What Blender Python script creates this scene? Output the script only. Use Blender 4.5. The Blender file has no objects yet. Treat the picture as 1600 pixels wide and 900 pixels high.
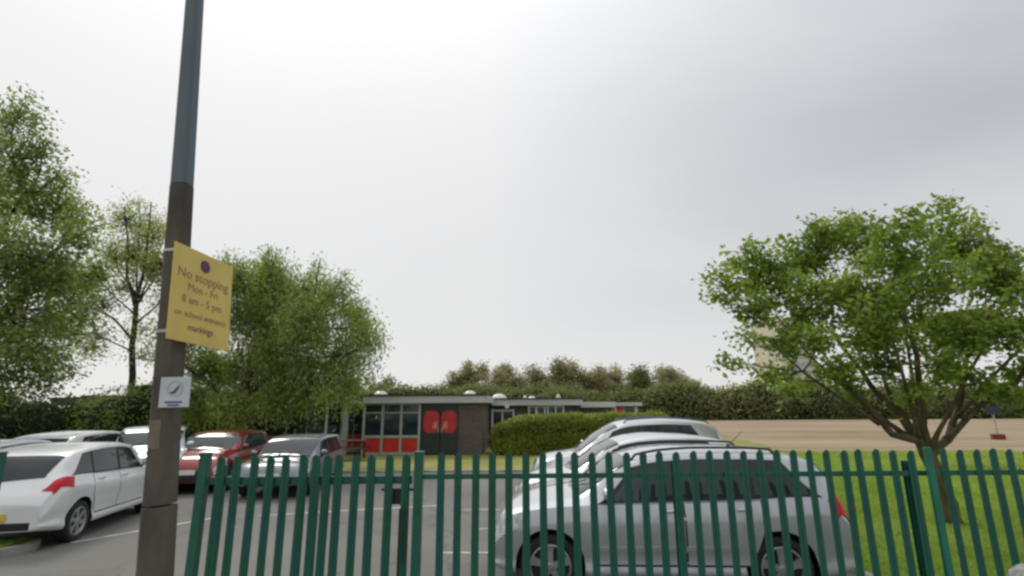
import bpy, bmesh, math, random
import numpy as np
from mathutils import Vector, Matrix

R = math.radians
scene = bpy.context.scene
col = scene.collection

# ------------------------------------------------------------------ camera
cam_data = bpy.data.cameras.new("camera")
cam_data.sensor_width = 36.0
cam_data.lens = 18.0                      # 90 degrees across
cam_data.clip_start = 0.05
cam_data.clip_end = 3000
cam = bpy.data.objects.new("camera", cam_data)
col.objects.link(cam)
cam.matrix_world = (Matrix.Translation((0, 0, 2.0)) @ Matrix.Rotation(R(90 + 13.2), 4, 'X')
                    @ Matrix.Rotation(R(-0.3), 4, 'Z'))
scene.camera = cam

# ------------------------------------------------------------------ world: overcast sky, sun behind thin cloud
SUN_AZ, SUN_EL = -38.0, 48.0              # azimuth from +Y (negative = left), elevation
sdir = Vector((math.sin(R(SUN_AZ)) * math.cos(R(SUN_EL)), math.cos(R(SUN_AZ)) * math.cos(R(SUN_EL)), math.sin(R(SUN_EL))))
world = bpy.data.worlds.new("World")
scene.world = world
world.use_nodes = True
wn, wl = world.node_tree.nodes, world.node_tree.links
wn.clear()


def N(nodes, typ, **kw):
    n = nodes.new(typ)
    for k, v in kw.items():
        if k == 'inp':
            for a, b in v.items():
                n.inputs[a].default_value = b
        else:
            setattr(n, k, v)
    return n


def ramp(nodes, stops, interp='LINEAR'):
    r = nodes.new('ShaderNodeValToRGB')
    r.color_ramp.interpolation = interp
    e = r.color_ramp.elements
    while len(e) > 1:
        e.remove(e[-1])
    e[0].position, e[0].color = stops[0][0], (*stops[0][1], 1)
    for p, c in stops[1:]:
        k = e.new(p)
        k.color = (*c, 1)
    return r


wout = N(wn, 'ShaderNodeOutputWorld')
wbg = N(wn, 'ShaderNodeBackground', inp={'Strength': 0.1})
wl.new(wbg.outputs[0], wout.inputs[0])
sky = N(wn, 'ShaderNodeTexSky', sky_type='NISHITA', sun_disc=False, sun_elevation=R(SUN_EL), sun_rotation=R(SUN_AZ))
tc = N(wn, 'ShaderNodeTexCoord')
sep = N(wn, 'ShaderNodeSeparateXYZ')
wl.new(tc.outputs['Generated'], sep.inputs[0])


def M_(op, a, b=None, c=None, nodes=wn, links=wl):
    n = nodes.new('ShaderNodeMath')
    n.operation = op
    for i, v in enumerate((a, b, c)):
        if v is None:
            continue
        if isinstance(v, (int, float)):
            n.inputs[i].default_value = v
        else:
            links.new(v, n.inputs[i])
    return n.outputs[0]


zc = M_('MAXIMUM', sep.outputs['Z'], 0.0)
den = M_('ADD', zc, 0.22)
cx = M_('DIVIDE', sep.outputs['X'], den)
cy = M_('DIVIDE', sep.outputs['Y'], den)
comb = N(wn, 'ShaderNodeCombineXYZ')
wl.new(cx, comb.inputs[0]); wl.new(cy, comb.inputs[1])
mp = N(wn, 'ShaderNodeMapping', inp={'Location': (1.35, 0.2, 0), 'Scale': (0.55, 0.9, 1)})
wl.new(comb.outputs[0], mp.inputs[0])
nz = N(wn, 'ShaderNodeTexNoise', inp={'Scale': 1.25, 'Detail': 5.0, 'Roughness': 0.5, 'Distortion': 0.35})
wl.new(mp.outputs[0], nz.inputs['Vector'])
# brightness round the hidden sun
dotn = N(wn, 'ShaderNodeVectorMath', operation='DOT_PRODUCT')
wl.new(tc.outputs['Generated'], dotn.inputs[0])
dotn.inputs[1].default_value = sdir
glow = M_('POWER', M_('MAXIMUM', dotn.outputs['Value'], 0.0), 5.0)
# dark cloud body where noise is high and away from the sun
cl = ramp(wn, [(0.30, (0, 0, 0)), (0.72, (1, 1, 1))], 'EASE')
wl.new(nz.outputs['Fac'], cl.inputs[0])
base = M_('ADD', M_('MULTIPLY', M_('POWER', zc, 4.0), 12.0), 8.1)                 # overcast: brighter towards the zenith
bri = M_('ADD', base, M_('MULTIPLY', glow, 1.0))
side = M_('ADD', M_('MULTIPLY', cx, 0.72), 0.10)               # the thicker cloud lies to the right
side = M_('MINIMUM', M_('MAXIMUM', side, 0.06), 0.85)
side = M_('MULTIPLY', side, M_('MINIMUM', M_('MULTIPLY', zc, 1.55), 1.0))
dark = M_('MULTIPLY', M_('ADD', M_('MULTIPLY', cl.outputs[0], 0.45), 0.5), side)
val = M_('MULTIPLY', bri, M_('SUBTRACT', 1.0, M_('MULTIPLY', dark, 0.72)))
tint = N(wn, 'ShaderNodeMix', data_type='RGBA')
tint.inputs[6].default_value = (1.0, 0.992, 0.985, 1)
tint.inputs[7].default_value = (0.90, 0.97, 1.09, 1)
wl.new(dark, tint.inputs[0])
cc = N(wn, 'ShaderNodeVectorMath', operation='SCALE')
wl.new(tint.outputs[2], cc.inputs[0]); wl.new(val, cc.inputs['Scale'])
mixs = N(wn, 'ShaderNodeMix', data_type='RGBA')
mixs.inputs[0].default_value = 0.94                            # a little blue sky shows through the cloud
wl.new(sky.outputs[0], mixs.inputs[6]); wl.new(cc.outputs[0], mixs.inputs[7])
wl.new(mixs.outputs[2], wbg.inputs[0])

sun_d = bpy.data.lights.new("sun", 'SUN')
sun_d.energy = 1.5
sun_d.angle = R(14)
sun_d.color = (1.0, 0.95, 0.87)
sun_o = bpy.data.objects.new("sun", sun_d)
sun_o.rotation_euler = (-sdir).to_track_quat('-Z', 'Y').to_euler()
sun_o.location = (0, 0, 30)
col.objects.link(sun_o)

scene.view_settings.view_transform = 'Standard'
scene.view_settings.look = 'None'
scene.view_settings.exposure = 0.0
scene.view_settings.gamma = 1.0
scene.view_settings.use_curve_mapping = False
scene.render.engine = 'CYCLES'
scene.cycles.filter_width = 2.7
scene.cycles.use_denoising = True
scene.cycles.max_bounces = 7
scene.cycles.transparent_max_bounces = 12

# ------------------------------------------------------------------ materials
MAT = {}


def mat(name, c1, c2=None, scale=4.0, rough=0.7, metal=0.0, bump=0.0, bscale=None, coat=0.0, detail=6.0,
        stretch=(1, 1, 1), emit=None, spec=None, lo=0.35, hi=0.65):
    m = bpy.data.materials.new(name)
    m.use_nodes = True
    n, l = m.node_tree.nodes, m.node_tree.links
    b = n['Principled BSDF']
    b.inputs['Roughness'].default_value = rough
    b.inputs['Metallic'].default_value = metal
    if coat:
        b.inputs['Coat Weight'].default_value = coat
        b.inputs['Coat Roughness'].default_value = 0.06
    if spec is not None:
        b.inputs['Specular IOR Level'].default_value = spec
    tcn = n.new('ShaderNodeTexCoord')
    mpn = n.new('ShaderNodeMapping')
    mpn.inputs['Scale'].default_value = stretch
    l.new(tcn.outputs['Object'], mpn.inputs[0])
    nt = n.new('ShaderNodeTexNoise')
    nt.inputs['Scale'].default_value = scale
    nt.inputs['Detail'].default_value = detail
    l.new(mpn.outputs[0], nt.inputs['Vector'])
    if c2 is None:
        c2 = tuple(v * 0.86 for v in c1)
    r = ramp(n, [(lo, c2), (hi, c1)])
    l.new(nt.outputs['Fac'], r.inputs[0])
    l.new(r.outputs[0], b.inputs['Base Color'])
    if bump:
        nb = n.new('ShaderNodeTexNoise')
        nb.inputs['Scale'].default_value = bscale or scale * 6
        nb.inputs['Detail'].default_value = 4
        l.new(mpn.outputs[0], nb.inputs['Vector'])
        bp = n.new('ShaderNodeBump')
        bp.inputs['Strength'].default_value = bump
        bp.inputs['Distance'].default_value = 0.02
        l.new(nb.outputs['Fac'], bp.inputs['Height'])
        l.new(bp.outputs[0], b.inputs['Normal'])
    MAT[name] = m
    return m


def leaf_mat(name, cols, trans=0.3, nscale=0.6, rough=0.5):
    """every leaf its own tone, clumps drift in hue"""
    m = bpy.data.materials.new(name)
    m.use_nodes = True
    n, l = m.node_tree.nodes, m.node_tree.links
    b = n['Principled BSDF']
    out = n['Material Output']
    geo = n.new('ShaderNodeNewGeometry')
    tcn = n.new('ShaderNodeTexCoord')
    nt = n.new('ShaderNodeTexNoise')
    nt.inputs['Scale'].default_value = nscale
    nt.inputs['Detail'].default_value = 3
    l.new(tcn.outputs['Object'], nt.inputs['Vector'])
    mx = M_('ADD', M_('MULTIPLY', geo.outputs['Random Per Island'], 0.5, nodes=n, links=l),
            M_('MULTIPLY', M_('SUBTRACT', nt.outputs['Fac'], 0.25, nodes=n, links=l), 1.0, nodes=n, links=l), nodes=n, links=l)
    k = len(cols) - 1
    r = ramp(n, [(i / k, c) for i, c in enumerate(cols)])
    l.new(mx, r.inputs[0])
    l.new(r.outputs[0], b.inputs['Base Color'])
    b.inputs['Roughness'].default_value = rough
    b.inputs['Specular IOR Level'].default_value = 0.35
    tr = n.new('ShaderNodeBsdfTranslucent')
    hs = n.new('ShaderNodeMix'); hs.data_type = 'RGBA'; hs.blend_type = 'MULTIPLY'
    hs.inputs[0].default_value = 1.0
    hs.inputs[7].default_value = (1.5, 1.6, 0.75, 1)
    l.new(r.outputs[0], hs.inputs[6])
    l.new(hs.outputs[2], tr.inputs[0])
    ms = n.new('ShaderNodeMixShader')
    ms.inputs[0].default_value = trans
    l.new(b.outputs[0], ms.inputs[1]); l.new(tr.outputs[0], ms.inputs[2])
    l.new(ms.outputs[0], out.inputs[0])
    MAT[name] = m
    return m


def asphalt_mat():
    m = mat('asphalt', (0.155, 0.156, 0.138), (0.115, 0.114, 0.105), scale=0.45, rough=0.85, bump=0.35, bscale=90, detail=8)
    n, l = m.node_tree.nodes, m.node_tree.links
    b = n['Principled BSDF']
    src = b.inputs['Base Color'].links[0].from_socket
    tcn = n.new('ShaderNodeTexCoord')
    sp = n.new('ShaderNodeTexNoise'); sp.inputs['Scale'].default_value = 120; sp.inputs['Detail'].default_value = 2
    l.new(tcn.outputs['Object'], sp.inputs['Vector'])
    r = ramp(n, [(0.3, (0.7, 0.7, 0.7)), (0.7, (1.25, 1.25, 1.25))])
    l.new(sp.outputs['Fac'], r.inputs[0])
    mx = n.new('ShaderNodeMix'); mx.data_type = 'RGBA'; mx.blend_type = 'MULTIPLY'; mx.inputs[0].default_value = 0.8
    l.new(src, mx.inputs[6]); l.new(r.outputs[0], mx.inputs[7])
    st = n.new('ShaderNodeTexVoronoi'); st.inputs['Scale'].default_value = 0.55   # oil spots
    l.new(tcn.outputs['Object'], st.inputs['Vector'])
    r2 = ramp(n, [(0.03, (0.55, 0.55, 0.55)), (0.13, (1, 1, 1))])
    l.new(st.outputs['Distance'], r2.inputs[0])
    m2 = n.new('ShaderNodeMix'); m2.data_type = 'RGBA'; m2.blend_type = 'MULTIPLY'; m2.inputs[0].default_value = 0.7
    l.new(mx.outputs[2], m2.inputs[6]); l.new(r2.outputs[0], m2.inputs[7])
    cr = n.new('ShaderNodeTexVoronoi'); cr.feature = 'DISTANCE_TO_EDGE'; cr.inputs['Scale'].default_value = 0.35
    wz = n.new('ShaderNodeTexNoise'); wz.inputs['Scale'].default_value = 1.6; wz.inputs['Detail'].default_value = 5
    l.new(tcn.outputs['Object'], wz.inputs['Vector'])
    wa = n.new('ShaderNodeVectorMath'); wa.operation = 'MULTIPLY_ADD'; wa.inputs[1].default_value = (1.2, 1.2, 0)
    l.new(wz.outputs['Color'], wa.inputs[0]); l.new(tcn.outputs['Object'], wa.inputs[2])
    l.new(wa.outputs[0], cr.inputs['Vector'])
    r3 = ramp(n, [(0.0, (0.45, 0.45, 0.45)), (0.006, (1, 1, 1))])
    l.new(cr.outputs['Distance'], r3.inputs[0])
    m3 = n.new('ShaderNodeMix'); m3.data_type = 'RGBA'; m3.blend_type = 'MULTIPLY'; m3.inputs[0].default_value = 0.8
    l.new(m2.outputs[2], m3.inputs[6]); l.new(r3.outputs[0], m3.inputs[7])
    l.new(m3.outputs[2], b.inputs['Base Color'])
    return m


def brick_mat():
    m = mat('brick', (0.11, 0.085, 0.075), rough=0.85)
    n, l = m.node_tree.nodes, m.node_tree.links
    b = n['Principled BSDF']
    tcn = n.new('ShaderNodeTexCoord')
    mpn = n.new('ShaderNodeMapping'); mpn.inputs['Rotation'].default_value = (R(90), 0, 0)
    l.new(tcn.outputs['Object'], mpn.inputs[0])
    bt = n.new('ShaderNodeTexBrick')
    bt.inputs['Color1'].default_value = (0.115, 0.082, 0.072, 1)
    bt.inputs['Color2'].default_value = (0.075, 0.058, 0.054, 1)
    bt.inputs['Mortar'].default_value = (0.15, 0.14, 0.13, 1)
    bt.inputs['Scale'].default_value = 1.0
    bt.inputs['Brick Width'].default_value = 0.225
    bt.inputs['Row Height'].default_value = 0.075
    bt.inputs['Mortar Size'].default_value = 0.006
    l.new(mpn.outputs[0], bt.inputs['Vector'])
    l.new(bt.outputs['Color'], b.inputs['Base Color'])
    return m


asphalt_mat()
brick_mat()
mat('road_asphalt', (0.09, 0.09, 0.088), (0.06, 0.06, 0.06), scale=1, rough=0.85, bump=0.3, bscale=90)
mat('paving', (0.26, 0.25, 0.23), (0.19, 0.18, 0.17), scale=1.5, rough=0.9, bump=0.2)
mat('kerb_concrete', (0.34, 0.32, 0.28), (0.2, 0.19, 0.16), scale=3, rough=0.9, bump=0.3)
mat('white_line', (0.5, 0.49, 0.46), (0.25, 0.245, 0.23), scale=8, rough=0.8, lo=0.3, hi=0.6)
mat('grass_ground', (0.20, 0.25, 0.06), (0.12, 0.17, 0.035), scale=1.2, rough=0.95, bump=0.8, bscale=50, detail=8)
mat('dry_grass', (0.25, 0.24, 0.06), (0.15, 0.18, 0.03), scale=0.5, rough=0.95, bump=0.6, bscale=30, detail=8)
m_ = mat('dirt', (0.32, 0.24, 0.165), (0.19, 0.12, 0.07), scale=0.10, rough=0.95, bump=0.3, bscale=3, stretch=(0.6, 1.8, 1), detail=10)
n_, l_ = m_.node_tree.nodes, m_.node_tree.links
src_ = n_['Principled BSDF'].inputs['Base Color'].links[0].from_socket
t_ = n_.new('ShaderNodeTexCoord'); r_n = n_.new('ShaderNodeTexNoise'); r_n.inputs['Scale'].default_value = .9; r_n.inputs['Detail'].default_value = 9; r_n.inputs['Roughness'].default_value = .7
l_.new(t_.outputs['Object'], r_n.inputs['Vector'])
rr_ = ramp(n_, [(0.42, (0, 0, 0)), (0.62, (1, 1, 1))]); l_.new(r_n.outputs['Fac'], rr_.inputs[0])
mx_ = n_.new('ShaderNodeMix'); mx_.data_type = 'RGBA'; mx_.inputs[7].default_value = (0.25, 0.235, 0.115, 1)
fm_ = M_('MULTIPLY', rr_.outputs[0], 0.45, nodes=n_, links=l_)
l_.new(fm_, mx_.inputs[0]); l_.new(src_, mx_.inputs[6]); l_.new(mx_.outputs[2], n_['Principled BSDF'].inputs['Base Color'])
mat('concrete_pole', (0.105, 0.09, 0.068), (0.048, 0.042, 0.034), scale=5, rough=0.85, bump=0.5, bscale=35, stretch=(1, 1, 0.4), detail=9)
mat('pole_paint', (0.085, 0.12, 0.145), (0.06, 0.088, 0.11), scale=3, rough=0.55, stretch=(2, 2, 0.5))
mat('pole_patch', (0.2, 0.17, 0.12), (0.13, 0.11, 0.08), scale=12, rough=0.9)
m_ = mat('fence_green', (0.005, 0.105, 0.066), (0.004, 0.062, 0.044), scale=6, rough=0.45, lo=0.3, hi=0.7)
n_, l_ = m_.node_tree.nodes, m_.node_tree.links
src_ = n_['Principled BSDF'].inputs['Base Color'].links[0].from_socket
t_ = n_.new('ShaderNodeTexCoord'); r_n = n_.new('ShaderNodeTexNoise'); r_n.inputs['Scale'].default_value = 14; r_n.inputs['Detail'].default_value = 7
oi_ = n_.new('ShaderNodeObjectInfo'); ad_ = n_.new('ShaderNodeVectorMath'); ad_.operation = 'ADD'
l_.new(t_.outputs['Object'], ad_.inputs[0]); l_.new(oi_.outputs['Location'], ad_.inputs[1]); l_.new(ad_.outputs[0], r_n.inputs['Vector'])
rr_ = ramp(n_, [(0.68, (0, 0, 0)), (0.76, (1, 1, 1))]); l_.new(r_n.outputs['Fac'], rr_.inputs[0])
mx_ = n_.new('ShaderNodeMix'); mx_.data_type = 'RGBA'; mx_.inputs[7].default_value = (0.10, 0.062, 0.035, 1)
l_.new(rr_.outputs[0], mx_.inputs[0]); l_.new(src_, mx_.inputs[6]); l_.new(mx_.outputs[2], n_['Principled BSDF'].inputs['Base Color'])
mat('fence_green_pale', (0.012, 0.16, 0.095), (0.008, 0.11, 0.068), scale=6, rough=0.4)
mat('steel', (0.4, 0.4, 0.4), rough=0.4, metal=0.8)
mat('black_metal', (0.02, 0.022, 0.022), rough=0.5)
mat('sign_yellow', (0.62, 0.48, 0.12), (0.55, 0.41, 0.10), scale=4, rough=0.5)
mat('sign_print', (0.27, 0.165, 0.11), rough=0.6)
mat('sign_red', (0.2, 0.03, 0.07), rough=0.6)
mat('sign_blue', (0.05, 0.05, 0.2), rough=0.6)
mat('sign_back', (0.25, 0.25, 0.25), rough=0.5, metal=0.5)
mat('notice_white', (0.55, 0.57, 0.62), (0.46, 0.48, 0.54), scale=10, rough=0.4)
mat('notice_green', (0.4, 0.5, 0.42), rough=0.6)
mat('notice_dark', (0.08, 0.07, 0.09), rough=0.6)
mat('fascia', (0.50, 0.52, 0.53), (0.40, 0.42, 0.42), scale=1.5, rough=0.6, stretch=(0.3, 1, 1))
mat('fascia_dark', (0.04, 0.04, 0.042), rough=0.6)
mat('window_frame', (0.42, 0.44, 0.42), (0.33, 0.34, 0.33), scale=3, rough=0.5)
mat('white_frame', (0.7, 0.72, 0.74), rough=0.45)
mat('red_panel', (0.62, 0.03, 0.016), (0.5, 0.022, 0.012), scale=2, rough=0.55)
mat('red_print', (0.55, 0.03, 0.035), (0.42, 0.02, 0.025), scale=3, rough=0.5)
mat('pink_print', (0.62, 0.2, 0.18), rough=0.5)
mat('door_green', (0.02, 0.035, 0.028), (0.012, 0.022, 0.018), scale=2, rough=0.4)
mat('roof_felt', (0.09, 0.09, 0.088), rough=0.9)
mat('skylight', (0.62, 0.61, 0.57), rough=0.3)
mat('wood_dark', (0.06, 0.035, 0.02), rough=0.8)
mat('tower_face', (0.50, 0.49, 0.48), (0.45, 0.44, 0.43), scale=0.2, rough=0.85)
mat('tower_side', (0.58, 0.52, 0.44), (0.53, 0.47, 0.4), scale=0.2, rough=0.85)  # paler beige: daylight on the tower's left face put into the colour
mat('tower_glass', (0.36, 0.36, 0.37), rough=0.5)
mat('peach_wall', (0.42, 0.3, 0.23), rough=0.8)
mat('bark', (0.10, 0.075, 0.045), (0.045, 0.036, 0.024), scale=10, rough=0.95, bump=0.8, bscale=40, stretch=(1, 1, 0.3))
mat('bark_green', (0.13, 0.105, 0.05), (0.06, 0.05, 0.028), scale=9, rough=0.95, bump=0.8, bscale=40, stretch=(1, 1, 0.3))
mat('bark_dark', (0.07, 0.06, 0.042), (0.035, 0.03, 0.022), scale=9, rough=0.95, bump=0.8, bscale=40)
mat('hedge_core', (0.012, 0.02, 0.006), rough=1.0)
mat('board_blue', (0.015, 0.035, 0.05), rough=0.5)
mat('rust_red', (0.16, 0.03, 0.02), rough=0.7)
mat('pale_post', (0.4, 0.38, 0.33), rough=0.6)
mat('stone', (0.3, 0.3, 0.29), (0.1, 0.1, 0.1), scale=14, rough=0.9, bump=0.8, bscale=30)
# cars
mat('tyre_rubber', (0.018, 0.018, 0.018), rough=0.85)
mat('alloy', (0.42, 0.43, 0.44), rough=0.32, metal=0.7)
mat('car_black', (0.012, 0.013, 0.014), rough=0.5)
mat('seam', (0.01, 0.01, 0.01), rough=0.8)
mat('red_lens', (0.52, 0.01, 0.018), rough=0.3, spec=.3)
mat('orange_lens', (0.75, 0.22, 0.12), rough=0.15, coat=1)
mat('clear_lens', (0.62, 0.64, 0.66), (0.3, 0.32, 0.34), scale=14, rough=0.1, coat=1)
mat('plate_yellow', (0.7, 0.5, 0.08), rough=0.4)
mat('plate_white', (0.75, 0.75, 0.75), rough=0.4)
mat('paint_silver', (0.50, 0.525, 0.55), (0.46, 0.485, 0.51), scale=60, rough=0.34, metal=0.5, coat=1)
mat('paint_pearl', (0.62, 0.64, 0.66), (0.58, 0.60, 0.62), scale=60, rough=0.3, metal=0.6, coat=1)
mat('paint_white', (0.72, 0.73, 0.74), (0.68, 0.69, 0.7), scale=2, rough=0.3, coat=1)
mat('paint_red', (0.27, 0.008, 0.012), (0.23, 0.006, 0.01), scale=2, rough=0.25, metal=0.2, coat=1)
mat('paint_grey', (0.20, 0.22, 0.24), (0.17, 0.19, 0.21), scale=60, rough=0.4, metal=0.6, coat=.6)
mat('paint_iceblue', (0.62, 0.67, 0.71), (0.58, 0.63, 0.67), scale=2, rough=0.3, coat=1)
mat('rail_blue', (0.02, 0.035, 0.12), rough=0.3, coat=1)
g = mat('car_glass', (0.028, 0.042, 0.042), (0.012, 0.02, 0.02), scale=1.5, rough=0.04, spec=.5)
g = mat('window_glass', (0.02, 0.045, 0.045), (0.012, 0.03, 0.032), scale=1.1, rough=0.05)
# leaves
leaf_mat('leaf_bright', [(0.06, 0.105, 0.02), (0.135, 0.205, 0.035), (0.24, 0.32, 0.06), (0.40, 0.46, 0.12)], 0.40, 0.9)
leaf_mat('leaf_mid', [(0.08, 0.125, 0.035), (0.17, 0.225, 0.065), (0.28, 0.335, 0.10), (0.46, 0.48, 0.20)], 0.44, 0.5)
leaf_mat('leaf_deep', [(0.055, 0.09, 0.03), (0.13, 0.18, 0.055), (0.26, 0.30, 0.10), (0.52, 0.52, 0.26)], 0.46, 0.45)
leaf_mat('leaf_sparse', [(0.16, 0.20, 0.07), (0.27, 0.31, 0.12), (0.45, 0.45, 0.22)], 0.45, 0.8)
leaf_mat('leaf_hedge', [(0.07, 0.11, 0.016), (0.15, 0.20, 0.028), (0.26, 0.30, 0.04), (0.40, 0.41, 0.07)], 0.2, 1.2)
leaf_mat('leaf_far', [(0.07, 0.095, 0.04), (0.17, 0.195, 0.08), (0.30, 0.31, 0.14)], 0.28, 0.06, 0.8)  # tones lifted: distance haze put into the leaf colour
leaf_mat('leaf_brown', [(0.20, 0.175, 0.12), (0.28, 0.255, 0.16), (0.36, 0.33, 0.20)], 0.3, 0.05, 0.8)  # brown of the far wood, paled to carry the haze in its colour
leaf_mat('leaf_shrub', [(0.02, 0.035, 0.01), (0.06, 0.09, 0.02), (0.17, 0.21, 0.04)], 0.25, 0.8)
leaf_mat('grass_blades', [(0.16, 0.26, 0.05), (0.27, 0.38, 0.08), (0.42, 0.48, 0.17)], 0.4, 0.5, 0.7)

# ------------------------------------------------------------------ mesh helpers


class MB:
    """collects shapes, then links them as ONE mesh object"""

    def __init__(self):
        self.v, self.f, self.m = [], [], []

    def add(self, verts, faces, mi=0):
        o = len(self.v)
        self.v += [tuple(p) for p in verts]
        self.f += [tuple(i + o for i in f) for f in faces]
        self.m += [mi] * len(faces)
        return self

    def box(self, x0, y0, z0, x1, y1, z1, mi=0):
        v = [(x, y, z) for z in (z0, z1) for y in (y0, y1) for x in (x0, x1)]
        return self.add(v, [(0, 2, 3, 1), (4, 5, 7, 6), (0, 1, 5, 4), (2, 6, 7, 3), (0, 4, 6, 2), (1, 3, 7, 5)], mi)

    def tube(self, path, radii, n=8, mi=0, cap=True):
        path = [Vector(p) for p in path]
        if not hasattr(radii, '__len__'):
            radii = [radii] * len(path)
        vs, fs = [], []
        up = Vector((0, 0, 1))
        for i, p in enumerate(path):
            a = path[max(i - 1, 0)]
            b = path[min(i + 1, len(path) - 1)]
            t = (b - a).normalized()
            s = t.cross(up if abs(t.z) < 0.95 else Vector((1, 0, 0))).normalized()
            w = t.cross(s)
            for k in range(n):
                an = 2 * math.pi * k / n
                vs.append(p + (s * math.cos(an) + w * math.sin(an)) * radii[i])
        for i in range(len(path) - 1):
            for k in range(n):
                k2 = (k + 1) % n
                fs.append((i * n + k, i * n + k2, (i + 1) * n + k2, (i + 1) * n + k))
        if cap:
            fs.append(tuple(range(n - 1, -1, -1)))
            fs.append(tuple((len(path) - 1) * n + k for k in range(n)))
        return self.add(vs, fs, mi)

    def lathe(self, prof, c=(0, 0, 0), axis='Z', n=16, mi=0, closed=False):
        vs, fs = [], []
        for (r, h) in prof:
            for k in range(n):
                a = 2 * math.pi * k / n
                if axis == 'Z':
                    vs.append((c[0] + r * math.cos(a), c[1] + r * math.sin(a), c[2] + h))
                else:
                    vs.append((c[0] + r * math.cos(a), c[1] + h, c[2] + r * math.sin(a)))
        m = len(prof)
        for i in range(m - 1 + (1 if closed else 0)):
            for k in range(n):
                k2 = (k + 1) % n
                j = (i + 1) % m
                fs.append((i * n + k, i * n + k2, j * n + k2, j * n + k))
        return self.add(vs, fs, mi)

    def grid(self, rows, mi=0):
        nr, nc = len(rows), len(rows[0])
        vs = [p for r in rows for p in r]
        fs = [(i * nc + j, i * nc + j + 1, (i + 1) * nc + j + 1, (i + 1) * nc + j) for i in range(nr - 1) for j in range(nc - 1)]
        return self.add(vs, fs, mi)

    def prism(self, poly, z0, z1, mi=0):
        n = len(poly)
        vs = [(x, y, z0) for x, y in poly] + [(x, y, z1) for x, y in poly]
        fs = [tuple(range(n - 1, -1, -1)), tuple(range(n, 2 * n))]
        fs += [(i, (i + 1) % n, n + (i + 1) % n, n + i) for i in range(n)]
        return self.add(vs, fs, mi)

    def build(self, name, mats, parent=None, smooth=False, bevel=0, loc=None, fixn=True):
        me = bpy.data.meshes.new(name)
        me.from_pydata(self.v, [], self.f)
        if not isinstance(mats, (list, tuple)):
            mats = [mats]
        for m in mats:
            me.materials.append(MAT[m])
        if len(mats) > 1:
            me.polygons.foreach_set('material_index', self.m)
        if fixn:
            bm = bmesh.new(); bm.from_mesh(me)
            bmesh.ops.recalc_face_normals(bm, faces=bm.faces)
            bm.to_mesh(me); bm.free()
        if smooth:
            me.polygons.foreach_set('use_smooth', [True] * len(me.polygons))
        me.update()
        o = bpy.data.objects.new(name, me)
        col.objects.link(o)
        if bevel:
            md = o.modifiers.new('bevel', 'BEVEL')
            md.width = bevel; md.segments = 2; md.limit_method = 'ANGLE'
        if parent:
            o.parent = parent
        if loc:
            o.location = loc
        return o


def tag(o, label=None, cat=None, group=None, kind=None):
    if label: o['label'] = label
    if cat: o['category'] = cat
    if group: o['group'] = group
    if kind: o['kind'] = kind
    return o


def empty(name, loc=(0, 0, 0), rz=0.0):
    o = bpy.data.objects.new(name, None)
    o.empty_display_size = 0.2
    o.location = loc
    o.rotation_euler = (0, 0, rz)
    col.objects.link(o)
    return o


def quads_object(name, P, U, W, m, parent=None):
    """thousands of little leaf faces from numpy arrays: base P, along U, across W"""
    n = len(P)
    fold = np.cross(U, W)
    fl = np.linalg.norm(fold, axis=1, keepdims=True) + 1e-9
    fold = fold / fl * np.linalg.norm(W, axis=1, keepdims=True) * 0.35
    v = np.empty((n, 4, 3), np.float32)
    v[:, 0] = P
    v[:, 1] = P + U * 0.5 + W + fold
    v[:, 2] = P + U
    v[:, 3] = P + U * 0.5 - W + fold
    me = bpy.data.meshes.new(name)
    me.vertices.add(n * 4)
    me.vertices.foreach_set('co', v.reshape(-1))
    me.loops.add(n * 6)
    i = np.arange(n, dtype=np.int32)[:, None] * 4
    me.loops.foreach_set('vertex_index', (i + np.array([0, 1, 2, 0, 2, 3], dtype=np.int32)).reshape(-1))
    me.polygons.add(n * 2)
    me.polygons.foreach_set('loop_start', np.arange(n * 2, dtype=np.int32) * 3)
    me.polygons.foreach_set('loop_total', np.full(n * 2, 3, dtype=np.int32))
    me.update(calc_edges=True)
    me.validate()
    me.materials.append(MAT[m])
    o = bpy.data.objects.new(name, me)
    col.objects.link(o)
    if parent:
        o.parent = parent
    return o


def leaf_dirs(rng, n, size, aspect=0.45, droop=0.0, up=0.35):
    d = rng.normal(size=(n, 3))
    d[:, 2] = d[:, 2] * (1 - up) - droop
    d /= np.linalg.norm(d, axis=1, keepdims=True)
    nrm = rng.normal(size=(n, 3)) * 0.75 + np.array([0, 0, 0.8])
    w = np.cross(d, nrm)
    w /= np.linalg.norm(w, axis=1, keepdims=True) + 1e-9
    s = size * rng.uniform(0.6, 1.25, size=(n, 1))
    return d * s, w * s * aspect * 0.5


def shell_points(rng, c, r, n, lo=0.35):
    d = rng.normal(size=(n, 3))
    d /= np.linalg.norm(d, axis=1, keepdims=True)
    rad = rng.uniform(lo ** 3, 1, size=(n, 1)) ** (1 / 3)
    rr = np.array(r) if hasattr(r, '__len__') else np.array([r, r, r])
    return np.array(c) + d * rad * rr


def bend(a, b, rng, k=0.12, sag=0.0, n=5):
    a, b = Vector(a), Vector(b)
    L = (b - a).length
    off = Vector(rng.normal(size=3)) * L * k
    pts = []
    for i in range(n + 1):
        t = i / n
        p = a.lerp(b, t) + off * math.sin(math.pi * t) * 0.5
        p.z += sag * L * math.sin(math.pi * t)
        pts.append(p)
    return pts


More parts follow.
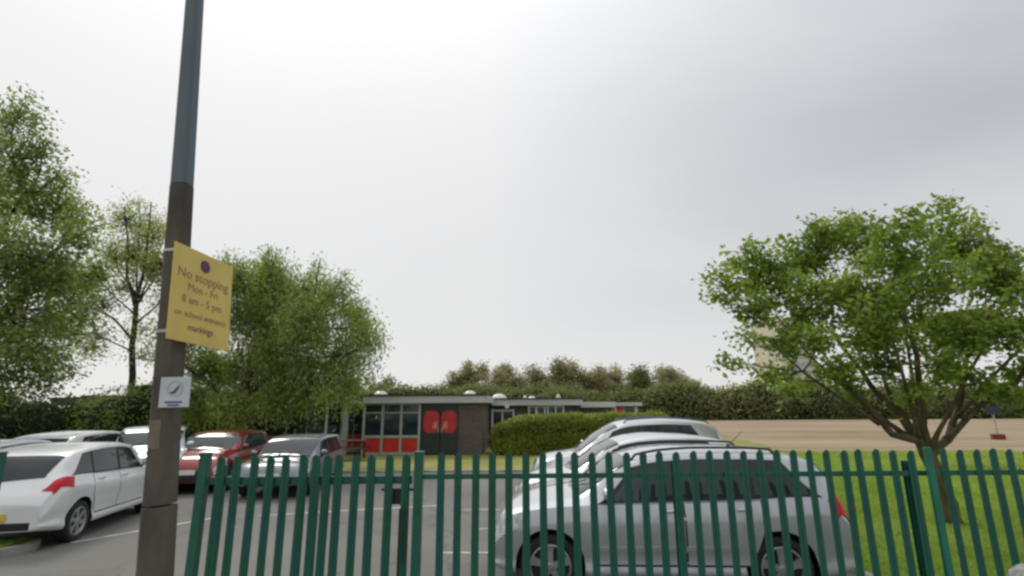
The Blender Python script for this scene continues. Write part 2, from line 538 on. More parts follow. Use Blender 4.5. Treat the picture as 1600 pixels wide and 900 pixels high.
def tree(name, base, trunks, clumps, seed, bark, leaf, twigs=34, leaves=26, size=0.09, droop=0.0, spread=0.16,
         r_limb=0.045, density=1.0, aspect=0.45, hang=0.0, label='', cat='tree', group=None, forks=None, twig_r=0.006,
         up=0.35, flat=1.0):
    """trunk and limbs lead to every clump; twigs end in sprays of leaves"""
    rng = np.random.default_rng(seed)
    base = Vector(base)
    root = empty(name, base)
    tag(root, label, cat, group)
    tb = MB()
    nodes = []
    for path, r0, r1 in trunks:
        pts = [Vector(p) - base for p in path]
        fine = []
        for i in range(len(pts) - 1):
            for k in range(3):
                fine.append(pts[i].lerp(pts[i + 1], k / 3) + Vector(rng.normal(size=3)) * r0 * 0.12 * (0 if i == 0 and k == 0 else 1))
        fine.append(pts[-1])
        rr = [r0 + (r1 - r0) * (i / (len(fine) - 1)) ** 0.8 for i in range(len(fine))]
        rr[0] *= 1.25
        tb.tube(fine, rr, n=9)
        for i, p in enumerate(fine):
            if i / len(fine) > (0.45 if forks is None else forks):
                nodes.append((p, rr[i]))
    P = []
    br = MB()
    zmid = sum(c[2] for c in clumps) / len(clumps) - base.z
    for (cx_, cy_, cz_, r) in clumps:
        c = Vector((cx_, cy_, cz_)) - base
        best = min(nodes, key=lambda q: (q[0] - c).length * (1.0 if q[0].z < c.z else 1.6) + rng.uniform(0, 0.25))
        rl = min(best[1] * 0.8, r_limb * (0.6 + r))
        limb = bend(best[0], c, rng, 0.16, sag=-0.06, n=7)
        br.tube(limb, [rl + (twig_r * 1.6 - rl) * (i / 7) for i in range(8)], n=6)
        nt = max(3, int(twigs * density * (r ** 2) / 0.35))
        rad = (r, r * 1.15, r * flat)
        tips = shell_points(rng, c, rad, nt, 0.3)
        for tp in tips:
            k = int(rng.integers(3, 8))
            st = limb[k]
            tw = bend(st, tp, rng, 0.2, n=3)
            if rng.random() < 0.75:
                br.tube(tw, [twig_r * 1.3, twig_r, twig_r * .7, twig_r * .4], n=3, cap=False)
            nl = int(leaves * rng.uniform(0.5, 1.4))
            t = rng.uniform(0.35, 1.0, size=(nl, 1))
            a = np.array(tw[1]); b = np.array(tw[3])
            pts = a + (b - a) * t + rng.normal(size=(nl, 3)) * spread * np.array([1, 1, 0.75])
            if hang:
                pts[:, 2] -= np.abs(rng.normal(size=nl)) * hang
            P.append(pts)
    P = np.concatenate(P)
    U, W = leaf_dirs(rng, len(P), size, aspect, droop, up)
    tb.build('trunk', bark, root, smooth=True)
    br.build('branches', bark, root, smooth=True)
    quads_object('crown', P, U, W, leaf, root)
    return root


# ------------------------------------------------------------------ ground
def sheet(name, poly, z, m, sub=0):
    mb = MB()
    mb.add([(x, y, z) for x, y in poly], [tuple(range(len(poly)))])
    o = mb.build(name, m, fixn=False)
    return tag(o, kind='structure')


sheet('ground', [(-900, -60), (900, -60), (900, 1500), (-900, 1500)], -0.012, 'dry_grass')
sheet('road', [(-60, -8), (60, -8), (60, 1.2), (-60, 1.2)], -0.004, 'road_asphalt')
sheet('lawn', [(4.3, 4.9), (60, 4.9), (60, 16.0), (13.5, 18.6), (10.8, 21.6), (4.3, 21.6)], 0.000, 'grass_ground')
sheet('car_park', [(-40, 4.9), (4.15, 4.9), (4.15, 17.3), (-40, 17.3)], 0.004, 'asphalt')
k = MB()
k.box(-60, 1.2, -0.1, 60, 1.35, 0.05)
tag(k.build('kerb', 'kerb_concrete', bevel=0.01), kind='structure')
sheet('pavement', [(-60, 1.35), (60, 1.35), (60, 4.9), (-60, 4.9)], 0.002, 'paving')
_r = random.Random(9)


def ragged(pts, k, amp):
    out = []
    for a, b in zip(pts, pts[1:] + pts[:1]):
        for i in range(k):
            t = i / k
            out.append((a[0] + (b[0] - a[0]) * t + _r.uniform(-amp, amp), a[1] + (b[1] - a[1]) * t + _r.uniform(-amp, amp)))
    return out


sheet('playing_field', ragged([(14.8, 16.6), (90, 14.0), (160, 80), (29.5, 82), (17.5, 50), (12.2, 22.5)], 30, .22), 0.0, 'dirt')
k = MB()
k.box(-5.6, 17.3, -0.1, 4.3, 17.42, 0.07)
k.box(4.15, 4.9, -0.1, 4.27, 17.3, 0.06)
tag(k.build('kerb_strip', 'kerb_concrete', bevel=0.008), kind='structure')
# verge with a rounded kerb in the left corner
vp = [(-14, 4.95), (-7.25, 6.55), (-6.95, 7.0), (-6.85, 7.5), (-6.92, 8.0), (-7.2, 8.35), (-7.7, 8.5), (-14, 8.6)]
vp = [(-14, 6.9), (-8.4, 7.15), (-7.55, 7.5), (-7.12, 7.85), (-6.98, 8.15), (-7.15, 8.42), (-7.6, 8.55), (-14, 8.75)]
kb = MB()
inner = []
cen = Vector((-9, 7.95))
for i, p in enumerate(vp):
    q = Vector(p)
    d = (cen - q)
    inner.append(tuple(q + Vector((0.10 if d.x > 0 else -0.10, 0.11 if d.y > 0 else -0.11)) * (1 if 0 < i < len(vp) - 1 else 1)))
for i in range(len(vp) - 1):
    a, b, c, d = vp[i], vp[i + 1], inner[i + 1], inner[i]
    v = [(*a, 0), (*b, 0), (*b, .11), (*a, .11), (*d, 0), (*c, 0), (*c, .11), (*d, .11)]
    kb.add(v, [(0, 1, 2, 3), (3, 2, 6, 7), (7, 6, 5, 4)])
tag(kb.build('verge_kerb', 'kerb_concrete'), kind='structure')
mb = MB(); mb.prism(inner, 0.0, 0.105)
tag(mb.build('grass_verge', 'grass_ground'), kind='structure')
# painted bay lines


def line(name, a, b, w=0.09):
    a, b = Vector(a), Vector(b)
    t = (b - a).normalized(); s = Vector((-t.y, t.x)) * w / 2
    mb = MB()
    mb.add([(*(a - s), .008), (*(b - s), .008), (*(b + s), .008), (*(a + s), .008)], [(0, 1, 2, 3)])
    return tag(mb.build(name, 'white_line', fixn=False), kind='structure')


line('bay_line', (-6.85, 8.6), (-5.6, 10.5))
line('bay_line', (-4.9, 10.6), (-1.5, 11.6), .08)
line('bay_line', (-1.0, 7.93), (4.0, 7.85), .07)
line('bay_line', (-0.7, 9.35), (4.0, 9.3 + 1.2), .06)
line('bay_line', (-1.0, 11.1), (4.0, 11.0), .08)

# short grass blades on the near lawn and verge: nobody could count them
rng = np.random.default_rng(3)


def blades(name, xs, ys, n, z, h, m='grass_blades'):
    P = np.stack([rng.uniform(*xs, n), rng.uniform(*ys, n), np.full(n, z)], 1)
    U = rng.normal(size=(n, 3)) * 0.35; U[:, 2] = 1
    U *= h * rng.uniform(0.5, 1.3, (n, 1))
    W = rng.normal(size=(n, 3)); W[:, 2] = 0
    W /= np.linalg.norm(W, axis=1, keepdims=True); W *= h * 0.12
    return tag(quads_object(name, P, U, W, m), kind='stuff')


blades('grass', (4.35, 11.5), (5.0, 11.5), 60000, 0.0, 0.07)
blades('grass', (4.35, 16.0), (11.5, 16.2), 40000, 0.0, 0.085)
blades('grass', (9.5, 22), (15.8, 24), 30000, 0.0, 0.10)
blades('verge_grass', (-9.6, -7.25), (7.35, 8.4), 14000, 0.1, 0.05)

# ------------------------------------------------------------------ palisade fence, gate
PITCH = 0.155


def pale_mesh(w=0.068, h=1.6, d=0.014):
    """W-section pale with a pointed top"""
    xs = [-w / 2, -w * .28, 0, w * .28, w / 2]
    ys = [0.0, -d, -d * .25, -d, 0.0]
    tz = [h - .035, h - .008, h, h - .008, h - .035]
    mb = MB()
    t = 0.003
    v = [(x, y, 0.06) for x, y in zip(xs, ys)] + [(x, y, z) for x, y, z in zip(xs, ys, tz)]
    v += [(x, y + t, 0.06) for x, y in zip(xs, ys)] + [(x, y + t, z) for x, y, z in zip(xs, ys, tz)]
    f = []
    for i in range(4):
        f += [(i, i + 1, 6 + i, 5 + i), (10 + i, 15 + i, 16 + i, 11 + i), (5 + i, 6 + i, 16 + i, 15 + i)]
    f += [(0, 5, 15, 10), (4, 14, 19, 9)]
    mb.add(v, f)
    for bz in (.32, 1.388):
        mb.box(-.009, -d * .25 - .010, bz - .009, .009, -d * .25 - .001, bz + .009)
    return mb


def fence_section(x0, x1, y, label, posts, pale_post=None, slope=0.0):
    root = empty('palisade_fence', (x0, y, 0))
    tag(root, label, 'fence')
    proto = pale_mesh().build('pale', 'fence_green', root)
    n = int((x1 - x0) / PITCH)
    rj = random.Random(int(x0 * 10) + 7)
    for i in range(n):
        o = proto if i == 0 else proto.copy()
        if i:
            col.objects.link(o); o.parent = root
        o.location = (0.08 + i * PITCH + rj.uniform(-.004, .004), -0.022, slope * i * PITCH + rj.uniform(-.008, .008))
        o.rotation_euler = (rj.uniform(-.004, .004), rj.uniform(-.007, .007), rj.uniform(-.12, .12))
    for z in (0.3, 1.365):
        r = MB()
        r.box(-.1, -0.008, z, x1 - x0, -0.002, z + .045)
        r.box(-.1, -0.002, z, x1 - x0, .03, z + .006)
        r.build('rail', 'fence_green', root).rotation_euler = (0, -math.atan(slope), 0)
    for px in posts:
        p = MB()
        px = .08 + round((px - .08) / PITCH) * PITCH
        p.box(px - .026, .032, 0, px + .026, .037, 1.5)
        p.box(px - .003, .037, 0, px + .003, .075, 1.5)
        p.box(px - .026, .075, 0, px + .026, .08, 1.5)
        p.build('post', 'fence_green', root)
    if pale_post is not None:
        p = MB(); p.box(pale_post - .030, -.075, 0, pale_post + .030, -.04, 1.63)
        p.build('front_post', 'fence_green_pale', root, bevel=.004)
    return root


fence_section(-0.74, 13.2, 5.0, 'green palisade fence with pointed pales in front of the silver car and lawn',
              [2.2, 4.45, 7.3, 10.1, 12.9], pale_post=4.56, slope=0.002)
fence_section(-9.6, -5.05, 5.2, 'green palisade fence beyond the open entrance, at the left edge', [0.1, 2.4])

# the two gate leaves, closed
rj = random.Random(4)
pm = None
for gx0, gx1, pales, glab in ((-2.80, -1.885, [-2.69, -2.54, -2.39, -2.24, -2.09, -1.94], 'hinged green gate leaf nearest the lamp post, left of the pair'),
                              (-1.865, -.935, [-1.815, -1.715, -1.60, -1.45, -1.30, -1.14, -.985], 'green gate leaf holding the lock box, right of the pair')):
    root = empty('palisade_gate', (gx0, 5.0, 0))
    tag(root, glab, 'gate', 'leaves of the palisade gate')
    for k_, x in enumerate(pales):
        if pm is None:
            o = pm = pale_mesh(w=0.078, h=1.585, d=0.018).build('pale', 'fence_green', root)
        else:
            o = pm.copy(); col.objects.link(o); o.parent = root
        o.location = (x - gx0, -0.026, rj.uniform(-.006, .006))
        o.rotation_euler = (0, rj.uniform(-.006, .006), rj.uniform(-.1, .1))
    for z in (0.18, 1.325):
        r = MB(); r.box(0.0, .004, z, gx1 - gx0, .045, z + .07); r.build('rail', 'fence_green', root, bevel=.003)
    for x in (pales[0] - gx0 - .025, pales[-1] - gx0 - .025):
        r = MB(); r.box(x, -.002, .08, x + .05, .047, 1.5); r.build('stile', 'fence_green', root, bevel=.003)
r = MB(); r.box(.72, .05, 1.14, .86, .12, 1.26); r.box(.64, .06, 1.255, .97, .075, 1.28)
r.build('lock_box', 'black_metal', root, bevel=.004)
r = MB()
for i in range(9):
    z = 1.13 - i * .05
    r.tube([(.900 + .006 * (i % 2), -.05, z), (.907 - .006 * (i % 2), -.05, z - .055)], .011, 5)
r.build('chain', 'black_metal', root)
r = MB(); r.tube([(.845, -.05, 1.12), (.845, -.05, .05)], .010, 6); r.build('drop_bolt', 'black_metal', root)
for nm, x, lab in (('gate_post', -2.86, 'thick green post at the hinge side of the gate, nearest the lamp post'),
                   ('gate_post', -0.87, 'thick green post between gate lock and long fence'),
                   ('gate_post', -4.98, 'thick green post at the far left edge of the entrance')):
    y = 5.0 if x > -4 else 5.2
    p = MB(); p.box(-.04, -.04, 0, .04, .04, 1.6); p.box(-.045, -.045, 1.6, .045, .045, 1.612)
    o = p.build(nm, 'fence_green', bevel=.004, loc=(x, y, 0))
    tag(o, lab, 'gate post', 'posts of the gateway')

# ------------------------------------------------------------------ lamp post with signs
pole = empty('lamp_post', (-1.885, 3.1, 0))
tag(pole, 'tall leaning lamp post, rough brown concrete below and blue-grey paint above', 'lamp post')
pole.rotation_euler = (0, R(-4.45), 0)


def octa(mb, z0, z1, r0, r1, mi=0, c=0.36):
    ring = []
    for z, r in ((z0, r0), (z1, r1)):
        a = r; b = r * (1 - c)
        ring.append([(-a, -b, z), (-b, -a, z), (b, -a, z), (a, -b, z), (a, b, z), (b, a, z), (-b, a, z), (-a, b, z)])
    v = ring[0] + ring[1]
    f = [(i, (i + 1) % 8, 8 + (i + 1) % 8, 8 + i) for i in range(8)] + [tuple(range(7, -1, -1)), tuple(range(8, 16))]
    mb.add(v, f, mi)


def prad(z):
    return 0.074 + (0.047 - 0.074) * min(max((z - 1.0) / 3.9, 0), 1.3)


p = MB(); octa(p, 0, 1.475, prad(1) + .006, prad(1.47) + .003); p.build('base_section', 'concrete_pole', pole, bevel=.004)
p = MB(); octa(p, 1.485, 3.43, prad(1.48), prad(3.43)); p.build('middle_section', 'concrete_pole', pole, bevel=.004)
p = MB(); octa(p, 3.433, 7.5, prad(3.43) - .002, .034); p.build('upper_section', 'pole_paint', pole, bevel=.003)
p = MB(); p.tube([(0, 0, 7.5), (0, -.1, 7.8), (0, -.5, 8.0), (0, -1.0, 8.05)], .03, 8); p.build('bracket_arm', 'pole_paint', pole, smooth=True)
p = MB(); p.box(-.13, -1.6, 8.0, .13, -.95, 8.12); p.box(-.11, -1.55, 7.98, .11, -1.05, 8.0); p.build('lamp_head', 'steel', pole, bevel=.03)
p = MB(); p.box(-.045, -prad(1.9) - .004, 1.79, .02, -prad(1.9) + .02, 1.95); p.build('patch', 'pole_patch', pole, bevel=.002)
for z in (2.46, 2.97):
    p = MB(); octa(p, z, z + .018, prad(z) + .004, prad(z) + .004); p.build('strap', 'steel', pole)


def text_part(body, size, m, parent, loc, rot=(R(90), 0, 0), align='CENTER', ext=0.0006, name='lettering'):
    cu = bpy.data.curves.new(name, 'FONT')
    cu.body = body; cu.size = size; cu.align_x = align; cu.align_y = 'CENTER'; cu.extrude = ext
    o = bpy.data.objects.new(name, cu)
    col.objects.link(o)
    dg = bpy.context.evaluated_depsgraph_get()
    me = bpy.data.meshes.new_from_object(o.evaluated_get(dg))
    bpy.data.objects.remove(o)
    me.materials.clear(); me.materials.append(MAT[m])
    q = bpy.data.objects.new(name, me)
    col.objects.link(q)
    q.parent = parent; q.location = loc; q.rotation_euler = rot
    return q


# yellow sign plate: faces along the road; local x runs from the post outwards, y is its back
sg = empty('no_stopping_sign', (-2.07, 3.0, 2.71))
SV = Vector((0.1556, 0.9869, -0.042)).normalized()
zv = Vector((-0.0944, 0.0572, 0.9939)); zv = (zv - SV * zv.dot(SV)).normalized()
yv = zv.cross(SV)
sg.matrix_world = Matrix.Translation((-2.008, 2.93, 2.698)) @ Matrix((SV, yv, zv)).transposed().to_4x4()
tag(sg, 'yellow no stopping sign plate strapped to the lamp post', 'sign')
SWD, SHT = 0.52, 0.60
p = MB(); p.box(0, 0, -SHT / 2, SWD, .004, SHT / 2); p.build('plate', 'sign_yellow', sg, bevel=.001)
p = MB(); p.box(0.02, .004, -SHT * .38, SWD - .02, .016, -SHT * .32); p.box(0.02, .004, SHT * .3, SWD - .02, .016, SHT * .36)
p.box(0.10, .016, -SHT * .38, .16, .06, -SHT * .32); p.box(0.10, .016, SHT * .3, .16, .06, SHT * .36)
p.build('channel', 'sign_back', sg)
p = MB(); p.lathe([(0, -.0016), (.036, -.0016), (.036, 0)], (SWD / 2, 0, .215), 'Y', 24); p.build('symbol_disc', 'sign_blue', sg)
p = MB(); p.lathe([(.030, -.002), (.030, -.0026), (.042, -.0026), (.042, 0)], (SWD / 2, 0, .215), 'Y', 24)
p.add([(SWD / 2 - .030, -.0026, .245 - .008), (SWD / 2 - .022, -.0026, .245), (SWD / 2 + .030, -.0026, .193), (SWD / 2 + .022, -.0026, .185)], [(0, 1, 2, 3)])
p.build('symbol_ring', 'sign_red', sg)
for s, z, sz, m in (('No stopping', .125, .088, 'sign_print'), ('Mon - Fri', .045, .070, 'sign_print'), ('8 am - 5 pm', -.035, .070, 'sign_print'),
                    ('on school entrance', -.125, .056, 'sign_print'), ('markings', -.205, .060, 'sign_red')):
    text_part(s, sz, m, sg, (SWD / 2, -.0012, z))

nt = empty('white_notice', (-1.956, 3.022, 2.10))
nt.rotation_euler = (R(2), R(-1), R(3))
tag(nt, 'small white notice with dark bird-like mark fixed low on the lamp post', 'notice')
p = MB(); p.box(-.085, 0, -.086, .085, .004, .086); p.build('plate', 'notice_white', nt, bevel=.001)
p = MB(); p.lathe([(.038, -.0012), (.038, -.002), (.046, -.002), (.046, -.0012)], (0, 0, .02), 'Y', 24); p.build('ring', 'notice_green', nt)
p = MB(); p.add([(-.028, -.0025, .0), (-.010, -.0025, .004), (.012, -.0025, .03), (.03, -.0025, .045), (.014, -.0025, .008), (.0, -.0025, -.008), (-.02, -.0025, -.012)], [(0, 1, 2, 3, 4, 5, 6)])
p.build('mark', 'notice_dark', nt, fixn=False)
p = MB()
p.box(-.05, -.002, -.062, .045, -.0005, -.052); p.box(-.035, -.002, -.078, .03, -.0005, -.070)
p.build('print_lines', 'sign_blue', nt)
p = MB(); p.box(-.085, .004, -.02, -.055, .012, .02); p.build('spacer', 'steel', nt)

# ------------------------------------------------------------------ cars


def catmull(xs, ys):
    xs = np.array(xs, float); ys = np.array(ys, float)
    d = np.gradient(ys, xs)
    sl = np.diff(ys) / np.diff(xs)
    d[0], d[-1] = sl[0], sl[-1]
    for i in range(1, len(xs) - 1):
        a, b = sl[i - 1], sl[i]
        d[i] = 0 if a * b <= 0 else 2 * a * b / (a + b)

    def f(x):
        x = min(max(x, xs[0]), xs[-1])
        i = min(int(np.searchsorted(xs, x, side='right')) - 1, len(xs) - 2)
        i = max(i, 0)
        h = xs[i + 1] - xs[i]; t = (x - xs[i]) / h
        return float((1 + 2 * t) * (1 - t) ** 2 * ys[i] + t * (1 - t) ** 2 * h * d[i] + t * t * (3 - 2 * t) * ys[i + 1] + t * t * (t - 1) * h * d[i + 1])
    return f


class CarShape:
    """xl runs from nose (0) to tail (L); s runs 0..10 from the keel over side, belt and roof edge to the roof centre"""

    def __init__(self, L, W, H, top, belt, roofw=0.74, zb=0.2):
        self.L, self.W, self.H = L, W, H
        self.top = catmull([p[0] for p in top], [p[1] * H for p in top])
        self.belt = catmull([p[0] for p in belt], [p[1] * H for p in belt])
        self.roofw, self.zb = roofw, zb

    def pts(self, x):
        L = self.L
        u = x / L
        zt = self.top(u)
        zs = min(self.belt(u), zt - 0.015)
        df, dr = x, L - x
        w = self.W / 2
        w *= 0.74 + 0.26 * math.sqrt(max(0, 1 - (1 - min(df / 0.55, 1)) ** 2))
        w *= 0.80 + 0.20 * math.sqrt(max(0, 1 - (1 - min(dr / 0.40, 1)) ** 2))
        zb = self.zb + 0.07 * max(0, 1 - df / 0.5) + 0.1 * max(0, 1 - dr / 0.5)
        g = zt - zs
        k = min(max((g - 0.08) / 0.30, 0), 1); k = k * k * (3 - 2 * k)
        rw = self.roofw
        lp = lambda a, b: a + (b - a) * k
        dz = zs - zb
        return [(0, zb), (.82 * w, zb), (.985 * w, zb + .06), (.962 * w, zb + .26 * dz), (.995 * w, zb + .50 * dz), (w, zs - .15), (.935 * w, zs),
                (lp(.80, rw + .07) * w, zs + lp(.55, .80) * g), (lp(.58, rw - .02) * w, zs + lp(.82, .95) * g), (lp(.3, .40) * w, zs + lp(.96, .99) * g), (0, zt)]

    def P(self, x, s, side=1, off=0.0):
        q = self.pts(x)
        s = min(max(s, 0), 10)
        i = min(int(s), 9); t = s - i
        a = q[max(i - 1, 0)]; b = q[i]; c = q[i + 1]; d = q[min(i + 2, 10)]
        if i + 2 > 10:
            d = (-q[9][0], q[9][1])
        # window band stays nearly flat, the rest is rounded
        ten = 0.15 if i in (0, 5, 6) else 0.5
        r = []
        for k in (0, 1):
            m0 = (c[k] - a[k]) * ten; m1 = (d[k] - b[k]) * ten
            if i in (0, 5, 6):
                m0 = (c[k] - b[k]) * .9 + m0 * .1; m1 = (c[k] - b[k]) * .9 + m1 * .1
            r.append((2 * t ** 3 - 3 * t ** 2 + 1) * b[k] + (t ** 3 - 2 * t ** 2 + t) * m0 + (3 * t ** 2 - 2 * t ** 3) * c[k] + (t ** 3 - t ** 2) * m1)
        p = Vector((self.L / 2 - x, r[0] * side, r[1]))
        if off:
            e = 0.015
            x1, x2 = max(x - e, 0), min(x + e, self.L)
            s1, s2 = max(s - .06, 0), min(s + .06, 10)
            du = self.P(x2, s, side) - self.P(x1, s, side)
            if s > 9.94:
                dv = Vector((0, -side, 0))
            else:
                dv = self.P(x, s2, side) - self.P(x, s1, side)
            n = du.cross(dv) * (-side)
            if n.length > 1e-9:
                n.normalize()
                # outwards
                if n.dot(Vector((0, side * 0.5, 0.3)) + Vector((.8 if x < .4 * self.L else -.8, 0, 0)) * (1 if abs(n.x) > .6 else 0)) < 0:
                    n = -n
                p += n * off
        return p


def patch(cs, side, xa, xb, s0, s1, nu=8, nv=6, off=0.006, deep=-0.004):
    """a thin closed panel lying on the body between x=xa(v)..xb(v) and s0..s1"""
    fa = xa if callable(xa) else (lambda v: xa)
    fb = xb if callable(xb) else (lambda v: xb)
    gs0 = s0 if callable(s0) else (lambda u: s0)
    gs1 = s1 if callable(s1) else (lambda u: s1)
    mb = MB()
    A, B = [], []
    for j in range(nv + 1):
        v = j / nv
        ra, rb = [], []
        for i in range(nu + 1):
            u = i / nu
            x = fa(v) + (fb(v) - fa(v)) * u
            s = gs0(u) + (gs1(u) - gs0(u)) * v
            ra.append(cs.P(x, s, side, off)); rb.append(cs.P(x, s, side, deep))
        A.append(ra); B.append(rb)
    mb.grid(A); 
    edge_a = [A[0][i] for i in range(nu + 1)] + [A[j][nu] for j in range(1, nv + 1)] + [A[nv][i] for i in range(nu - 1, -1, -1)] + [A[j][0] for j in range(nv - 1, 0, -1)]
    edge_b = [B[0][i] for i in range(nu + 1)] + [B[j][nu] for j in range(1, nv + 1)] + [B[nv][i] for i in range(nu - 1, -1, -1)] + [B[j][0] for j in range(nv - 1, 0, -1)]
    n = len(edge_a)
    mb.add(edge_a + edge_b, [(i, (i + 1) % n, n + (i + 1) % n, n + i) for i in range(n)])
    return mb


def across(cs, xa, xb, s0, nu=6, nv=10, off=0.006, deep=-0.004):
    """a panel spanning the car from side to side (windscreen, tailgate glass); xa/xb(v), v=0 at the edge"""
    mb = MB()
    rows, low = [], []
    for j in range(2 * nv + 1):
        t = j / nv - 1
        side = 1 if t <= 0 else -1
        v = 1 - abs(t)
        s = s0 + (10 - s0) * v
        a = xa(v) if callable(xa) else xa
        b = xb(v) if callable(xb) else xb
        rows.append([cs.P(a + (b - a) * i / nu, s, side, off) for i in range(nu + 1)])
        low.append([cs.P(a + (b - a) * i / nu, s, side, deep) for i in range(nu + 1)])
    mb.grid(rows)
    m = 2 * nv
    ea = rows[0] + [rows[j][nu] for j in range(1, m + 1)] + rows[m][-2::-1] + [rows[j][0] for j in range(m - 1, 0, -1)]
    eb = low[0] + [low[j][nu] for j in range(1, m + 1)] + low[m][-2::-1] + [low[j][0] for j in range(m - 1, 0, -1)]
    n = len(ea)
    mb.add(ea + eb, [(i, (i + 1) % n, n + (i + 1) % n, n + i) for i in range(n)])
    return mb


def wheel_parts(root, x, side, W, r, spokes=5):
    wh = MB()
    wh.lathe([(0, -.09), (r * .62, -.09), (r * .62, .05), (0, .05)], (0, 0, 0), 'Y', 16)
    o = wh.build('wheel', 'car_black', root, loc=(x, side * (W / 2 - .115), r))
    if side < 0:
        o.rotation_euler = (0, 0, math.pi)
    ty = MB()
    ty.lathe([(r * .66, -.10), (r * .90, -.105), (r * .985, -.085), (r, -.04), (r, .04), (r * .985, .085), (r * .90, .105), (r * .70, .098), (r * .66, .08)],
             (0, 0, 0), 'Y', 28, closed=True)
    ty.build('tyre', 'tyre_rubber', o, smooth=True)
    rm = MB()
    rm.lathe([(r * .67, .07), (r * .70, .098), (r * .655, .102), (r * .62, .07), (r * .62, .05)], (0, 0, 0), 'Y', 28)
    rm.lathe([(r * .17, .05), (r * .16, .092), (r * .08, .10), (0, .10)], (0, 0, 0), 'Y', 12)
    for i in range(spokes):
        a = 2 * math.pi * i / spokes + .3
        c, s = math.cos(a), math.sin(a)
        w0, w1 = r * .10, r * .155
        v = []
        for rad, w, y in ((r * .1, w0, .094), (r * .45, w0 * 1.05, .088), (r * .66, w1, .094)):
            for sg_ in (-1, 1):
                v.append((c * rad - s * w * sg_, y, s * rad + c * w * sg_))
                v.append((c * rad - s * w * sg_ * 1.1, y - .03, s * rad + c * w * sg_ * 1.1))
        rm.add(v, [(0, 2, 6, 4), (4, 6, 10, 8), (1, 0, 4, 5), (5, 4, 8, 9), (2, 3, 7, 6), (6, 7, 11, 10)])
    rm.build('rim', 'alloy', o, fixn=True)
    return o


